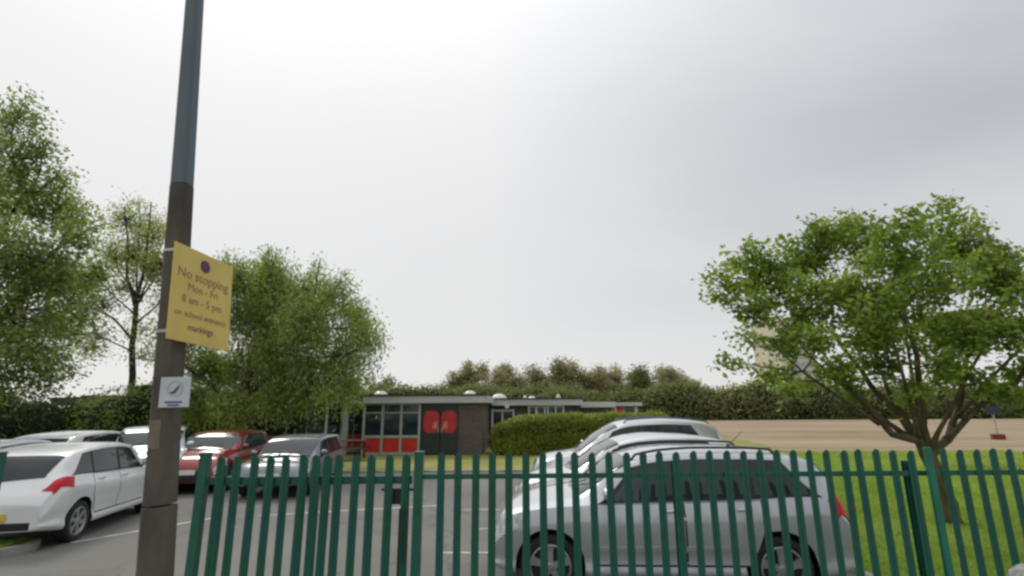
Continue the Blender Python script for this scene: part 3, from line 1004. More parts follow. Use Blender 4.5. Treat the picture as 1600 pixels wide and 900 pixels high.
def make_car(label, loc, heading, spec, paint, group, plate=True):
    L, W, H = spec['L'], spec['W'], spec['H']
    cs = CarShape(L, W, H, spec['top'], spec['belt'], spec.get('roofw', .74), spec.get('zb', .2))
    root = empty('parked_car', (*loc, 0), R(heading))
    tag(root, label, 'car', group)
    r = spec['r']
    xf, xr = spec['axles']
    # body shell
    xs = sorted(set([0, .01, .03, .06, .1, .15] + [L - q for q in (0, .008, .02, .04, .07, .1, .14, .19, .25, .32)] + list(np.linspace(.2, L - .38, 46))))
    ss = sorted(list(np.linspace(0, 10, 31)) + [4.93, 5.07, 5.93, 6.07, 1.93, 2.07])
    rows = []
    for x in xs:
        half = [cs.P(x, s, 1) for s in ss]
        other = [cs.P(x, s, -1) for s in ss[-2:0:-1]]
        rows.append(half + other)
    n = len(rows[0])
    mb = MB()
    vs = [p for rr in rows for p in rr]
    fs = [(i * n + j, i * n + (j + 1) % n, (i + 1) * n + (j + 1) % n, (i + 1) * n + j) for i in range(len(rows) - 1) for j in range(n)]
    fs += [tuple(range(n - 1, -1, -1)), tuple((len(rows) - 1) * n + j for j in range(n))]
    mb.add(vs, fs)
    body = mb.build('body', [paint, 'car_black'], root, smooth=True)
    # wheel wells
    cut = MB()
    for ax in (xf, xr):
        for sd in (1, -1):
            y0, y1 = sd * (W / 2 - .30), sd * (W / 2 + .1)
            cut.lathe([(0, min(y0, y1)), (r + .055, min(y0, y1)), (r + .055, max(y0, y1)), (0, max(y0, y1))], (L / 2 - ax, 0, r + .005), 'Y', 28, mi=1)
    co = cut.build('cutter', [paint, 'car_black'])
    co.matrix_world = Matrix.Identity(4)
    root_m = root.matrix_world.copy()
    body.parent = None
    md = body.modifiers.new('wells', 'BOOLEAN')
    md.operation = 'DIFFERENCE'; md.object = co; md.solver = 'EXACT'
    dg = bpy.context.evaluated_depsgraph_get()
    dg.update()
    me = bpy.data.meshes.new_from_object(body.evaluated_get(dg))
    body.modifiers.clear()
    body.data = me
    me.name = 'body'
    body.parent = root
    cd = co.data
    bpy.data.objects.remove(co); bpy.data.meshes.remove(cd)
    try:
        me.set_sharp_from_angle(angle=R(38))
    except Exception:
        pass
    # glass
    ws0, ws1 = spec['screen']
    across(cs, lambda v: ws0 - .10 * v * spec.get('bow', 1), lambda v: ws1 - .02 * v, 7.35).build('windscreen', 'car_glass', root, smooth=True)
    rs0, rs1 = spec['rear']
    across(cs, lambda v: rs0 + .02 * v, lambda v: rs1 + .03 * v, 7.7, nu=8).build('rear_window', 'car_glass', root, smooth=True)
    for sd in (1, -1):
        for (a0, a1, b0, b1) in spec['windows']:
            patch(cs, sd, lambda v, a0=a0, a1=a1: a0 + (a1 - a0) * v, lambda v, b0=b0, b1=b1: b0 + (b1 - b0) * v ** .8, 6.1, 6.98, off=.004).build('side_window', 'car_glass', root, smooth=True)
        a0, a1, b0, b1 = spec['glassline']
        mbk = patch(cs, sd, lambda v: a0 + (a1 - a0) * v, lambda v: b0 + (b1 - b0) * v ** .8, 6.04, 7.03, off=.0015, nu=24)
        mbk.build('window_surround', 'car_black', root, smooth=True)
        for (a, b, rear) in spec['doors']:
            fb = (lambda v, b=b: b - .16 * max(0, .55 - v) / .55) if rear else b
            d = patch(cs, sd, a, fb, 2.75, 6.0, nu=10, nv=13, off=.0045, deep=-.003)
            dob = d.build('door', paint, root, smooth=True)
            sm = patch(cs, sd, a - .009, (lambda v, b=b: b + .009 - .16 * max(0, .55 - v) / .55) if rear else b + .009, 2.62, 6.02, nu=10, nv=12, off=.0012, deep=-.003)
            sm.build('door_seam', 'seam', root, smooth=True)
            hx = b - (.26 if rear else .2)
            h = MB()
            p0 = cs.P(hx, 5.45, sd, .03); p1 = cs.P(hx + .15, 5.5, sd, .03)
            h.tube([cs.P(hx, 5.45, sd, .0), p0, p1, cs.P(hx + .15, 5.5, sd, .0)], .012, 6)
            h.build('handle', paint, dob, smooth=True)
        # lower dark sill and bumpers
        patch(cs, sd, xf + r + .07, xr - r - .07, 1.7, 2.55, off=.008).build('sill', 'car_black' if spec.get('darksill') else paint, root, smooth=True)
        # arch lip
        hl = spec['headlamp']
        patch(cs, sd, lambda v: hl[0], lambda v: hl[1] - (.1 * (1 - v)), hl[2], hl[3], off=.006).build('headlight', 'clear_lens', root, smooth=True)
        tl = spec['taillamp']
        patch(cs, sd, lambda v: L - tl[0] + .06 * (1 - v), lambda v: L - tl[1], lambda u: tl[2] + .75 * u, lambda u: tl[3] + 1.3 * u * u, nu=12, off=.010).build('tail_light', 'red_lens', root, smooth=True)
        # mirror
        mr = MB()
        c = cs.P(ws0 + .30, 6.15, sd, .11)
        rows_ = []
        for i in range(7):
            a = -math.pi / 2 + math.pi * i / 6
            rr_, xx = math.cos(a), math.sin(a)
            rows_.append([Vector((c.x + xx * .055, c.y + rr_ * .10 * math.cos(t), c.z + .05 + rr_ * .068 * math.sin(t))) for t in [2 * math.pi * j / 10 for j in range(11)]])
        mr.grid(rows_)
        mo = mr.build('mirror', paint, root, smooth=True)
        m2 = MB(); m2.tube([cs.P(ws0 + .30, 6.05, sd, -.01), c + Vector((0, 0, .02))], .018, 6); m2.build('mirror_arm', 'car_black', mo)
        for ax in (xf, xr):
            wheel_parts(root, L / 2 - ax, sd, W, r, spec.get('spokes', 5))
    # front: grille, lower intake, plate; rear: bumper insert, plate
    zf = cs.top(0)
    f = MB(); f.box(L / 2 - .02, -W * .24, zf - .20, L / 2 + .012, W * .24, zf - .08)
    f.build('grille', 'car_black', root, bevel=.01)
    f = MB(); f.box(L / 2 - .02, -W * .30, .29, L / 2 + .010, W * .30, .42); f.build('intake', 'car_black', root, bevel=.01)
    f = MB(); f.box(L / 2, -.26, .46, L / 2 + .02, .26, .57); f.build('number_plate', 'plate_white', root, bevel=.004)
    zt = cs.top(1)
    f = MB(); f.box(-L / 2 - .008, -W * .34, .31, -L / 2 + .03, W * .34, .42); f.build('bumper_insert', 'car_black', root, bevel=.01)
    f = MB(); f.box(-L / 2 - .02, -.26, .44, -L / 2 + .0, .26, .55); f.build('number_plate', 'plate_yellow', root, bevel=.004)
    # wipers
    f = MB()
    for y0, y1 in ((-.05, .42), (-.55, -.1)):
        f.tube([cs.P(ws0 - .0, 9.6, 1, .02) + Vector((0, y0 * 1, 0)), cs.P(ws0 + .12, 9.4, 1, .03) + Vector((0, y1 - .2, 0))], .007, 4)
    f.build('wiper', 'car_black', root)
    if spec.get('rails'):
        for sd in (1, -1):
            f = MB()
            a, b = spec['rails']
            pts = [cs.P(a + (b - a) * t, 8.0, sd, .0 if t in (0, 1) else .05) for t in [0, .04] + list(np.linspace(.1, .9, 9)) + [.96, 1]]
            f.tube(pts, .016, 6); f.build('roof_rail', spec.get('railmat', 'black_metal'), root, smooth=True)
    if spec.get('aerial'):
        a = spec['aerial']
        f = MB(); b = cs.P(a, 10, 1); f.tube([b, b + Vector((-.19, 0, .18))], [.006, .003], 5); f.lathe([(.025, 0), (.02, .02), (0, .025)], b, 'Z', 8)
        f.build('aerial', 'car_black', root)
    if spec.get('side_trim'):
        for sd in (1, -1):
            patch(cs, sd, xf + r + .12, xr - r - .12, 3.55, 3.8, off=.013).build('side_trim', paint, root, smooth=True)
    return root


def hatch(L=4.0, W=1.7, H=1.48, r=.31, **kw):
    s = dict(L=L, W=W, H=H, r=r, axles=(.19 * L, .815 * L),
             top=[(0, .44), (.012, .50), (.04, .57), (.10, .625), (.19, .665), (.25, .695), (.30, .78), (.36, .89), (.42, .955), (.50, .99), (.60, 1.0), (.72, .985), (.83, .955), (.90, .915),
                  (.935, .83), (.963, .70), (.975, .62), (.985, .55), (1, .46)],
             belt=[(0, .40), (.04, .52), (.10, .575), (.25, .625), (.45, .64), (.70, .665), (.88, .69), (.95, .66), (1, .44)],
             screen=(.255 * L, .405 * L), rear=(.905 * L, .962 * L),
             glassline=(.31 * L, .405 * L, .895 * L, .80 * L),
             windows=[(.33 * L, .415 * L, .525 * L, .525 * L), (.545 * L, .545 * L, .735 * L, .735 * L), (.75 * L, .75 * L, .885 * L, .80 * L)],
             doors=[(.30 * L, .535 * L, False), (.54 * L, .745 * L, True)],
             headlamp=(.02, .42, 4.9, 5.95), taillamp=(.30, .075, 4.85, 5.95))
    s.update(kw)
    return s


def suv(L=4.4, W=1.8, H=1.72, r=.34, **kw):
    s = hatch(L, W, H, r)
    s.update(top=[(0, .42), (.012, .50), (.03, .555), (.08, .60), (.19, .635), (.26, .66), (.31, .76), (.37, .885), (.42, .955), (.48, .985), (.60, 1.0), (.78, .99), (.90, .965), (.935, .93),
                  (.96, .80), (.975, .68), (.985, .60), (.993, .5), (1, .42)],
             belt=[(0, .38), (.04, .50), (.10, .555), (.25, .60), (.45, .615), (.70, .63), (.90, .64), (.97, .60), (1, .40)],
             zb=.24)
    s.update(kw)
    return s


RG = 'cars parked side by side behind the green fence'
LG = 'cars parked in the left bays'
# right-hand row, noses to the left
make_car('silver estate hatchback with roof aerial, nearest car behind the green fence', (1.77, 6.84), 176.5,
         hatch(3.98, 1.73, 1.525, .325, aerial=2.95, axles=(.168 * 3.98, .783 * 3.98), rails=(1.62, 3.25), darksill=False, side_trim=True, spokes=5,
               top=[(0, .44), (.012, .50), (.04, .565), (.10, .62), (.19, .665), (.25, .695), (.30, .775), (.36, .875), (.42, .945), (.50, .985), (.60, 1.0), (.72, .997), (.83, .98), (.895, .95),
                    (.94, .86), (.966, .72), (.975, .62), (.985, .55), (1, .46)],
               belt=[(0, .40), (.04, .52), (.10, .575), (.25, .615), (.45, .63), (.70, .65), (.88, .675), (.95, .66), (1, .44)],
               glassline=(.30 * 3.98, .405 * 3.98, .915 * 3.98, .82 * 3.98),
               windows=[(.33 * 3.98, .415 * 3.98, .515 * 3.98, .515 * 3.98), (.535 * 3.98, .535 * 3.98, .715 * 3.98, .715 * 3.98), (.735 * 3.98, .735 * 3.98, .905 * 3.98, .815 * 3.98)]),
         'paint_silver', RG)
make_car('white hatchback with curved roof between the silver estate and the tall white car', (2.15, 9.95), 178,
         hatch(4.15, 1.74, 1.545, .32,
               top=[(0, .40), (.012, .46), (.04, .52), (.10, .565), (.19, .60), (.235, .625), (.30, .73), (.36, .83), (.42, .91), (.50, .972), (.60, 1.0), (.72, .99), (.83, .955), (.90, .905),
                    (.935, .83), (.963, .70), (.975, .62), (.985, .55), (1, .46)],
               belt=[(0, .36), (.04, .47), (.10, .51), (.25, .57), (.45, .60), (.70, .64), (.88, .68), (.95, .66), (1, .44)],
               screen=(.235 * 4.15, .43 * 4.15)), 'paint_pearl', RG)
make_car('tall white car with dark blue roof rails, farthest of the right-hand row', (2.62, 12.35), 178,
         suv(4.3, 1.8, 1.76, .33, rails=(2.0, 3.85), railmat='rail_blue',
             top=[(0, .42), (.012, .48), (.03, .52), (.10, .565), (.19, .59), (.225, .615), (.30, .74), (.36, .84), (.42, .92), (.48, .97), (.55, .99), (.66, 1.0), (.80, .985), (.88, .955), (.925, .90),
                  (.955, .78), (.975, .66), (.985, .58), (.993, .5), (1, .42)],
             belt=[(0, .38), (.04, .47), (.10, .52), (.22, .57), (.45, .60), (.70, .63), (.90, .64), (.97, .60), (1, .40)],
             screen=(.22 * 4.3, .43 * 4.3)), 'paint_pearl', RG)
# left-hand bays
C3H = 101.0


def at_wheel(L, W, hd, wx, wy, ax_from_tail, side=-1):
    """centre of a car whose rear wheel on the given side touches (wx, wy)"""
    d = Vector((math.cos(R(hd)), math.sin(R(hd)))); n = Vector((-d.y, d.x))
    return tuple(Vector((wx, wy)) + d * (L / 2 - ax_from_tail) - n * side * (W / 2 - .1))


make_car('white hatchback seen from behind beside the grass verge, red wraparound tail light', at_wheel(3.85, 1.68, C3H, -6.97, 8.72, .72), C3H,
         hatch(3.85, 1.68, 1.45, .30, taillamp=(.46, .10, 4.95, 5.95), spokes=6,
               top=[(0, .44), (.012, .50), (.04, .58), (.10, .64), (.19, .68), (.25, .72), (.30, .81), (.36, .91), (.42, .965), (.50, .995), (.60, 1.0), (.72, .985), (.83, .95), (.89, .905),
                    (.925, .80), (.95, .68), (.968, .60), (.985, .54), (1, .46)],
               rear=(.885 * 3.85, .945 * 3.85)), 'paint_white', LG)
make_car('pale blue-white car half cut off by the left picture edge', (-11.3, 11.9), C3H, hatch(4.1, 1.72, 1.40, .31), 'paint_iceblue', LG)
make_car('white estate car under the dark shrubs, above the nearest white hatchback', (-11.6, 14.6), C3H - 6, hatch(4.2, 1.74, 1.48, .31), 'paint_white', LG)
make_car('silver-white car facing forward just left of the lamp post', (-9.7, 14.4), -62, hatch(4.1, 1.75, 1.58, .31), 'paint_iceblue', LG)
make_car('red hatchback facing the camera just right of the lamp post', at_wheel(3.8, 1.7, -84, -7.3, 13.9, 3.05, side=1), -84,
         hatch(3.8, 1.70, 1.44, .31), 'paint_red', LG)
make_car('dark grey people carrier facing the camera, right of the red hatchback', at_wheel(3.9, 1.68, -86, -4.9, 13.1, 3.15, side=1), -86,
         suv(3.9, 1.68, 1.33, .30), 'paint_grey', LG)

# ------------------------------------------------------------------ school building
YB = 23.8
sch = empty('school_building', (-4.2, YB, 0))
tag(sch, 'single-storey flat-roofed school with red panels, pale fascia and dark brick', 'building')
OX, OY = -4.2, YB


def part(name, m, parent=sch, bevel=0.0, *boxes):
    mb = MB()
    for b in boxes:
        mb.box(b[0] - OX, b[1] - OY, b[2], b[3] - OX, b[4] - OY, b[5])
    return mb.build(name, m, parent, bevel=bevel)


part('brick_wall', 'brick', sch, 0, (-2.44, YB, 0, -1.34, YB + 6.5, 2.2))
part('brick_wall', 'brick', sch, 0, (-1.33, 30, 0, 3.8, 35, 2.2))
part('brick_wall', 'brick', sch, 0, (3.9, 32, 0, 6.0, 37, 2.0))
part('rear_wall', 'door_green', sch, 0, (-21, YB + 2.1, 0, -2.45, YB + 2.3, 2.2))
part('end_wall', 'peach_wall', sch, 0, (6.7, 36, 0, 8.6, 40, 2.25))
part('roof', 'roof_felt', sch, 0, (-21, YB + .02, 2.2, -1.30, YB + 7, 2.58))
part('roof', 'roof_felt', sch, 0, (-1.28, 29.8, 2.2, 3.88, 35.2, 2.48))
part('roof', 'roof_felt', sch, 0, (3.9, 31.8, 2.0, 6.15, 37, 2.34))
part('roof', 'roof_felt', sch, 0, (6.6, 35.8, 2.25, 8.75, 40, 2.34))
for nm, b in (('fascia', (-6.75, YB - .22, 2.24, -1.22, YB - .02, 2.55)), ('fascia', (-21, YB + 1.2, 2.24, -6.78, YB + 1.4, 2.55)),
              ('fascia', (-1.2, 29.5, 2.14, 3.95, 29.7, 2.47)), ('fascia', (4.1, 31.6, 2.02, 6.2, 31.78, 2.33)), ('fascia', (6.6, 35.6, 2.1, 8.8, 35.78, 2.33)),
              ('fascia', (-1.21, YB - .2, 2.24, -1.05, 29.4, 2.55))):
    part(nm, 'fascia', sch, .01, b)
for b in ((-6.85, YB - .26, 2.56, -1.15, YB + .02, 2.63), (-1.19, 29.45, 2.48, 4.0, 29.75, 2.55), (-21, YB + 1.15, 2.56, -6.87, YB + 1.45, 2.63)):
    part('roof_edge', 'fascia_dark', sch, 0, b)
# front window wall of three bays plus transoms; red spandrel panels
bays = [-6.70, -5.86, -5.02, -4.20]
for i in range(3):
    x0, x1 = bays[i] + .05, bays[i + 1] - .03
    w = empty('window', (0, 0, 0)); w.parent = sch
    part('pane', 'window_glass', w, 0, (x0, YB + .05, .86, x1, YB + .07, 1.78))
    part('pane', 'window_glass', w, 0, (x0, YB + .05, 1.86, x1, YB + .07, 2.16))
    part('red_panel', 'red_panel', sch, .005, (x0 + .02, YB + .01, .14, x1 - .02, YB + .05, .70))
for x in bays:
    part('mullion', 'window_frame', sch, .004, (x - .05, YB - .03, .10, x + .05, YB + .08, 2.22))
for z0, z1 in ((.0, .12), (.72, .84), (1.79, 1.85), (2.17, 2.235)):
    part('transom', 'window_frame', sch, .003, (-6.74, YB - .02, z0, -4.16, YB + .09, z1))
part('return_wall', 'window_frame', sch, 0, (-6.78, YB + .1, 0, -6.72, YB + 2.1, 2.2))
part('inner_wall', 'door_green', sch, 0, (-6.7, YB + .7, 0, -4.2, YB + .75, 2.2))
# double door with rounded red prints
part('door_surround', 'door_green', sch, 0, (-4.14, YB + .1, 0, -2.45, YB + .16, 2.22))
for a, b, s in ((-4.05, -3.29, 1), (-3.24, -2.5, -1)):
    mb = MB(); mb.box(a - OX, .03, .03, b - OX, .09, 1.93)
    d = mb.build('door', 'door_green', sch, bevel=.01)
    poly = []
    cxm, wd, hh = (a + b) / 2 - OX, (b - a) * .47, .48
    for i in range(24):
        t = 2 * math.pi * i / 24
        px = math.copysign(abs(math.cos(t)) ** .6, math.cos(t)); pz = math.copysign(abs(math.sin(t)) ** .55, math.sin(t))
        if (px < 0) == (s > 0):
            px = px; pz = math.copysign(abs(pz) ** 1.2, pz) if pz else 0
        poly.append((cxm + px * wd, 1.42 + pz * hh))
    mb = MB()
    n = len(poly)
    mb.add([(x, .018, z) for x, z in poly] + [(x, .029, z) for x, z in poly], [tuple(range(n))] + [(i, (i + 1) % n, n + (i + 1) % n, n + i) for i in range(n)])
    mb.build('red_print', 'red_print', d)
    mb = MB(); xx = (b - .2 if s > 0 else a + .2) - OX
    mb.add([(xx - .13, .014, 1.12), (xx + .1, .014, 1.12), (xx + .1, .014, 1.45), (xx - .05, .014, 1.4)], [(0, 1, 2, 3)])
    mb.build('pale_print', 'pink_print', d, fixn=False)
    mb = MB(); mb.box((b - .07 if s > 0 else a + .03) - OX, -.01, .95, (b - .03 if s > 0 else a + .07) - OX, .02, 1.15); mb.build('handle', 'steel', d)
# recessed left wing: posts, red panels, dark windows
for i in range(10):
    x0 = -8.62 + .62 * i if i < 3 else -8.62 - .95 * (i - 2)
    x1 = x0 + (.58 if i < 3 else .9)
    part('red_panel', 'red_panel', sch, .005, (x0, YB + .9, .13, x1, YB + .95, .82))
    w = empty('window'); w.parent = sch
    part('pane', 'window_glass', w, 0, (x0, YB + .9, .88, x1, YB + .93, 2.1))
    part('mullion', 'window_frame', sch, 0, (x0 - .045, YB + .86, 0, x0 - .002, YB + .98, 2.2))
part('transom', 'window_frame', sch, 0, (-18, YB + .85, .825, -6.8, YB + 1.0, .835))
part('transom', 'window_frame', sch, 0, (-18, YB + .85, .06, -6.8, YB + 1.0, .29))
part('column', 'window_frame', sch, .01, (-7.68, YB - .05, .0, -7.42, YB + .15, 2.24))
part('column', 'white_frame', sch, .01, (-8.42, YB - .05, .0, -8.34, YB + .05, 2.24))
part('canopy', 'fascia', sch, 0, (-8.6, YB - .1, 2.24, -6.8, YB + 1.15, 2.36))
# far block: door and window
for nm, m, b in (('door_frame', 'white_frame', (-1.2, 29.86, 0, -1.1, 29.99, 1.95)), ('door_frame', 'white_frame', (-.62, 29.86, 0, -.54, 29.99, 1.88)), ('door_frame', 'white_frame', (.0, 29.86, 0, .09, 29.99, 1.95)),
                 ('door_frame', 'white_frame', (-1.1, 29.87, 1.82, -.01, 29.98, 1.92)), ('door_frame', 'white_frame', (-1.09, 29.87, .7, -.63, 29.98, .78))):
    part(nm, m, sch, 0, b)
w = empty('window'); w.parent = sch
part('pane', 'window_glass', w, 0, (-1.09, 29.93, 0.02, -.01, 29.96, 1.8))
w = empty('window'); w.parent = sch
part('pane', 'window_glass', w, 0, (.95, 29.9, 1.2, 2.85, 29.93, 2.08))
for x in (.88, 1.3, 1.78, 1.95, 2.4, 2.84):
    part('window_frame', 'white_frame', sch, 0, (x, 29.84, 1.14, x + .09, 29.95, 2.13))
part('window_frame', 'white_frame', sch, 0, (.98, 29.85, 2.05, 2.83, 29.94, 2.12))
part('window_frame', 'white_frame', sch, 0, (.98, 29.85, 1.14, 2.83, 29.94, 1.2))
for x, w_, m in ((7.2, .3, 'red_panel'), (7.75, .5, 'window_glass'), (6.95, .12, 'white_frame'), (8.35, .12, 'white_frame')):
    part('wall_panel', m, sch, 0, (x, 35.9, 1.2, x + w_, 35.98, 2.0))
part('floodlight', 'white_frame', sch, 0, (-.42, 29.3, 2.0, -.2, 29.48, 2.14))
part('gutter_pipe', 'fascia_dark', sch, 0, (-2.50, YB - .06, 0, -2.45, YB - .01, 2.22))
part('gutter_pipe', 'fascia_dark', sch, 0, (3.55, 29.9, 0, 3.62, 29.97, 2.12))
for i, (a, b) in enumerate(((-6.6, 1.5), (-5.75, 1.32), (-4.9, 1.62))):
    part('window_blind', 'tower_face', sch, 0, (a, YB + .085, b, a + .66, YB + .095, 1.77))
# skylight domes and vents
for x, y, r_, h_ in ((-6.55, YB + 2.2, .36, .26), (-2.15, YB + 2.6, .34, .26), (-.9 + 0.1, 31.0, .46, .30), (.75, 31.5, .13, .22), (1.15, 31.3, .24, .16), (2.75, 31.4, .14, .26), (-10.5, YB + 3, .36, .26)):
    z = 2.5 if x > -1.3 else 2.58
    mb = MB()
    mb.lathe([(r_ * 1.05, -.08), (r_ * 1.05, .03)] + [(r_ * math.cos(t), .03 + h_ * math.sin(t)) for t in np.linspace(0, math.pi / 2, 6)], (x - OX, y - OY, z), 'Z', 16)
    mb.build('skylight', 'skylight', sch, smooth=True)

# dark hut behind the shrubs
hut = empty('garden_hut', (-20.5, 28, 0)); tag(hut, 'dark flat-roofed hut with pale roof edge behind the left shrubs', 'hut')
mb = MB(); mb.box(-2.2, 0, 0, 2.0, 4, 2.45); mb.build('wall', 'door_green', hut)
mb = MB(); mb.box(-2.4, -.3, 2.46, 2.2, 4.2, 2.78); mb.build('roof', 'roof_felt', hut)
mb = MB(); mb.box(.2, -.36, 2.50, 2.2, -.31, 2.66); mb.build('fascia', 'fascia', hut)

# picnic table
pt = empty('picnic_table', (-6.75, 22.0, 0), R(6)); tag(pt, 'dark brown picnic table on the grass in front of the red panels', 'table')
for i in range(4):
    mb = MB(); mb.box(-.75, -.34 + i * .175, .70, .75, -.19 + i * .175, .74); mb.build('tabletop_plank', 'wood_dark', pt)
for y in (-.75, .55):
    mb = MB(); mb.box(-.75, y, .42, .75, y + .2, .46); mb.build('bench_plank', 'wood_dark', pt)
for x in (-.55, .5):
    for s in (-1, 1):
        mb = MB(); mb.add([(x, s * .2, .70), (x + .06, s * .2, .70), (x + .06, s * .32, .70), (x, s * .32, .70), (x, s * .62, 0), (x + .06, s * .62, 0), (x + .06, s * .74, 0), (x, s * .74, 0)],
                          [(0, 1, 2, 3), (7, 6, 5, 4), (0, 4, 5, 1), (1, 5, 6, 2), (2, 6, 7, 3), (3, 7, 4, 0)])
        mb.build('leg', 'wood_dark', pt)
    mb = MB(); mb.box(x - .05, -.75, .36, x - .002, .75, .42); mb.build('crossbar', 'wood_dark', pt)

# tower block far behind the right tree
tw = empty('tower_block', (100.5, 180, 0), R(8)); tw.scale = (.66, 1, 1); tag(tw, 'pale beige tower block rising behind the right-hand tree', 'tower block')
mb = MB(); mb.box(-10, 0, 0, -6.2, 16, 33); mb.build('lit_side_block', 'tower_side', tw)  # left strip of the tower, its lit look painted in paler beige
mb = MB(); mb.box(-6.2, .3, 0, 10, 16, 32); mb.build('wall', 'tower_face', tw)
mb = MB(); mb.box(-10.3, -.3, 33.0, -6.0, 16.3, 33.6); mb.box(-5.98, 0, 32.01, 10.3, 16.3, 32.6); mb.build('parapet', 'tower_side', tw)
for fl in range(11):
    for i in range(5):
        mb = MB(); mb.box(-5 + i * 3.0, .2, 1.6 + fl * 2.8, -3.2 + i * 3.0, .32, 3.0 + fl * 2.8); mb.build('window', 'tower_glass', tw)

# basketball post on the playing field
bp = empty('basketball_post', (29.4, 32.3, 0), R(-30)); tag(bp, 'basketball post with dark blue board and red-brown base on the dirt field', 'basketball post')
mb = MB(); mb.tube([(0, 0, 0), (0, 0, 1.5), (0, -.3, 1.75)], .05, 8); mb.build('pole', 'pale_post', bp)
mb = MB(); mb.box(-.36, -.36, 1.45, .36, -.31, 2.0); mb.build('backboard', 'board_blue', bp)
mb = MB(); mb.box(-.3, -.3, 0, .3, .3, .32); mb.build('base', 'rust_red', bp, bevel=.04)
mb = MB(); mb.tube([(.22 * math.cos(t), -.6 + .22 * math.sin(t), 1.5) for t in np.linspace(0, 2 * math.pi, 13)], .012, 5); mb.build('hoop', 'rust_red', bp)

# weathered stone bollard at the right corner, outside the fence
mb = MB(); mb.lathe([(.17, 0), (.16, .72), (.155, .80), (.13, .87), (.08, .91), (0, .925)], (0, 0, 0), 'Z', 20)
o = mb.build('stone_bollard', 'stone', smooth=True, loc=(3.60, 3.9, 0)); tag(o, 'rounded grey stone bollard in front of the fence, bottom right corner', 'bollard')

# ------------------------------------------------------------------ trees and hedges
RT = [(4.11, 9.82, 4.41, 0.42), (4.88, 10.13, 4.96, 0.46), (5.35, 10.27, 4.52, 0.62), (6.32, 10.65, 5.25, 0.66), (6.7, 10.12, 5.71, 0.46), (7.45, 10.6, 5.59, 0.72), (6.58, 8.28, 4.78, 0.55), (8.44, 9.41, 5.74, 0.33), (9.8, 10.65, 5.6, 0.7), (9.45, 9.89, 4.6, 0.72), (10.74, 10.54, 4.69, 0.66), (9.23, 8.49, 3.83, 0.6), (7.76, 9.42, 4.29, 0.78), (6.24, 8.84, 4.04, 0.72), (5.76, 9.61, 3.97, 0.66), (4.68, 9.69, 3.81, 0.42), (3.78, 8.23, 3.17, 0.19), (5.27, 8.76, 3.12, 0.34), (6.28, 8.93, 3.25, 0.48), (8.64, 10.58, 3.48, 0.6), (9.37, 10.19, 3.55, 0.66), (8.66, 8.61, 3.2, 0.5), (9.99, 10.27, 2.54, 0.36), (7.3, 8.56, 2.71, 0.28), (4.77, 9.81, 2.56, 0.17), (3.59, 8.53, 2.73, 0.07), (4.38, 8.2, 2.35, 0.13), (5.42, 10.47, 3.15, 0.22), (9.88, 8.74, 3.21, 0.6), (11.6, 9.6, 3.9, .8), (5.6, 8.9, 2.75, .33), (6.6, 9.3, 2.9, .42), (7.1, 9.9, 3.5, .6), (7.9, 8.9, 3.3, .5), (8.2, 9.8, 2.6, .4), (9.4, 9.2, 2.5, .42), (10.3, 9.6, 2.9, .5), (5.0, 9.3, 3.25, .38), (6.9, 9.1, 2.35, .3), (5.3, 9.6, 2.3, .2), (8.7, 9.3, 2.2, .28), (4.9, 9.5, 2.6, .24), (5.9, 9.2, 2.5, .3), (9.9, 9.3, 2.3, .38), (8.0, 9.1, 2.35, .3), (6.3, 9.6, 2.3, .22)]
tree('broad_tree', (7.55, 9.5, 0),
     [([(7.55, 9.5, -.05), (7.53, 9.5, .53), (7.32, 9.5, 1.22)], .15, .12),
      ([(7.34, 9.5, 1.1), (7.2, 9.45, 1.4), (6.7, 9.4, 1.52), (6.43, 9.35, 1.85), (5.8, 9.3, 2.6)], .085, .04),
      ([(7.32, 9.5, 1.15), (7.1, 9.6, 1.75), (6.75, 9.8, 2.35), (6.35, 10.0, 3.3)], .09, .035),
      ([(7.32, 9.5, 1.15), (7.3, 9.4, 1.9), (7.35, 9.35, 2.9), (7.2, 9.3, 3.7)], .08, .03),
      ([(7.34, 9.5, 1.1), (7.72, 9.5, 1.42), (8.0, 9.55, 1.8), (8.5, 9.7, 2.7), (8.9, 9.9, 3.5)], .085, .03),
      ([(7.7, 9.5, 1.4), (8.3, 9.4, 1.95), (9.1, 9.4, 2.4), (9.8, 9.6, 3.1)], .06, .025),
      ([(7.2, 9.45, 1.4), (6.9, 9.1, 2.0), (6.6, 8.8, 2.7), (6.4, 8.7, 3.6)], .05, .015),
      ([(7.0, 9.5, 1.5), (6.4, 9.7, 2.1), (5.7, 9.8, 2.9), (5.2, 9.9, 3.7)], .045, .014),
      ([(6.5, 9.4, 1.7), (5.8, 9.2, 2.1), (5.1, 9.1, 2.6), (4.6, 9.1, 3.1)], .04, .012),
      ([(7.3, 9.5, 1.3), (7.0, 9.7, 2.2), (6.9, 9.9, 3.3), (6.7, 10, 4.3)], .05, .014),
      ([(7.3, 9.5, 1.3), (7.6, 9.7, 2.2), (7.8, 9.9, 3.2), (7.7, 10, 4.3)], .05, .014),
      ([(7.35, 9.4, 1.3), (7.75, 9.2, 2.1), (8.1, 8.9, 2.9), (8.3, 8.7, 3.7)], .045, .014),
      ([(7.3, 9.5, 1.4), (7.15, 9.3, 2.3), (6.95, 9.0, 3.3), (6.8, 8.9, 4.1)], .04, .012),
      ([(8.0, 9.5, 1.8), (8.5, 9.2, 2.5), (9.2, 9.0, 3.2), (9.6, 8.9, 3.9)], .04, .012)],
     RT, 11, 'bark_green', 'leaf_bright', twigs=33, leaves=36, size=0.12, spread=0.11, r_limb=.04, aspect=.6,
     label='broad low-forking green tree standing on the lawn behind the fence, right', forks=.3, density=.95)

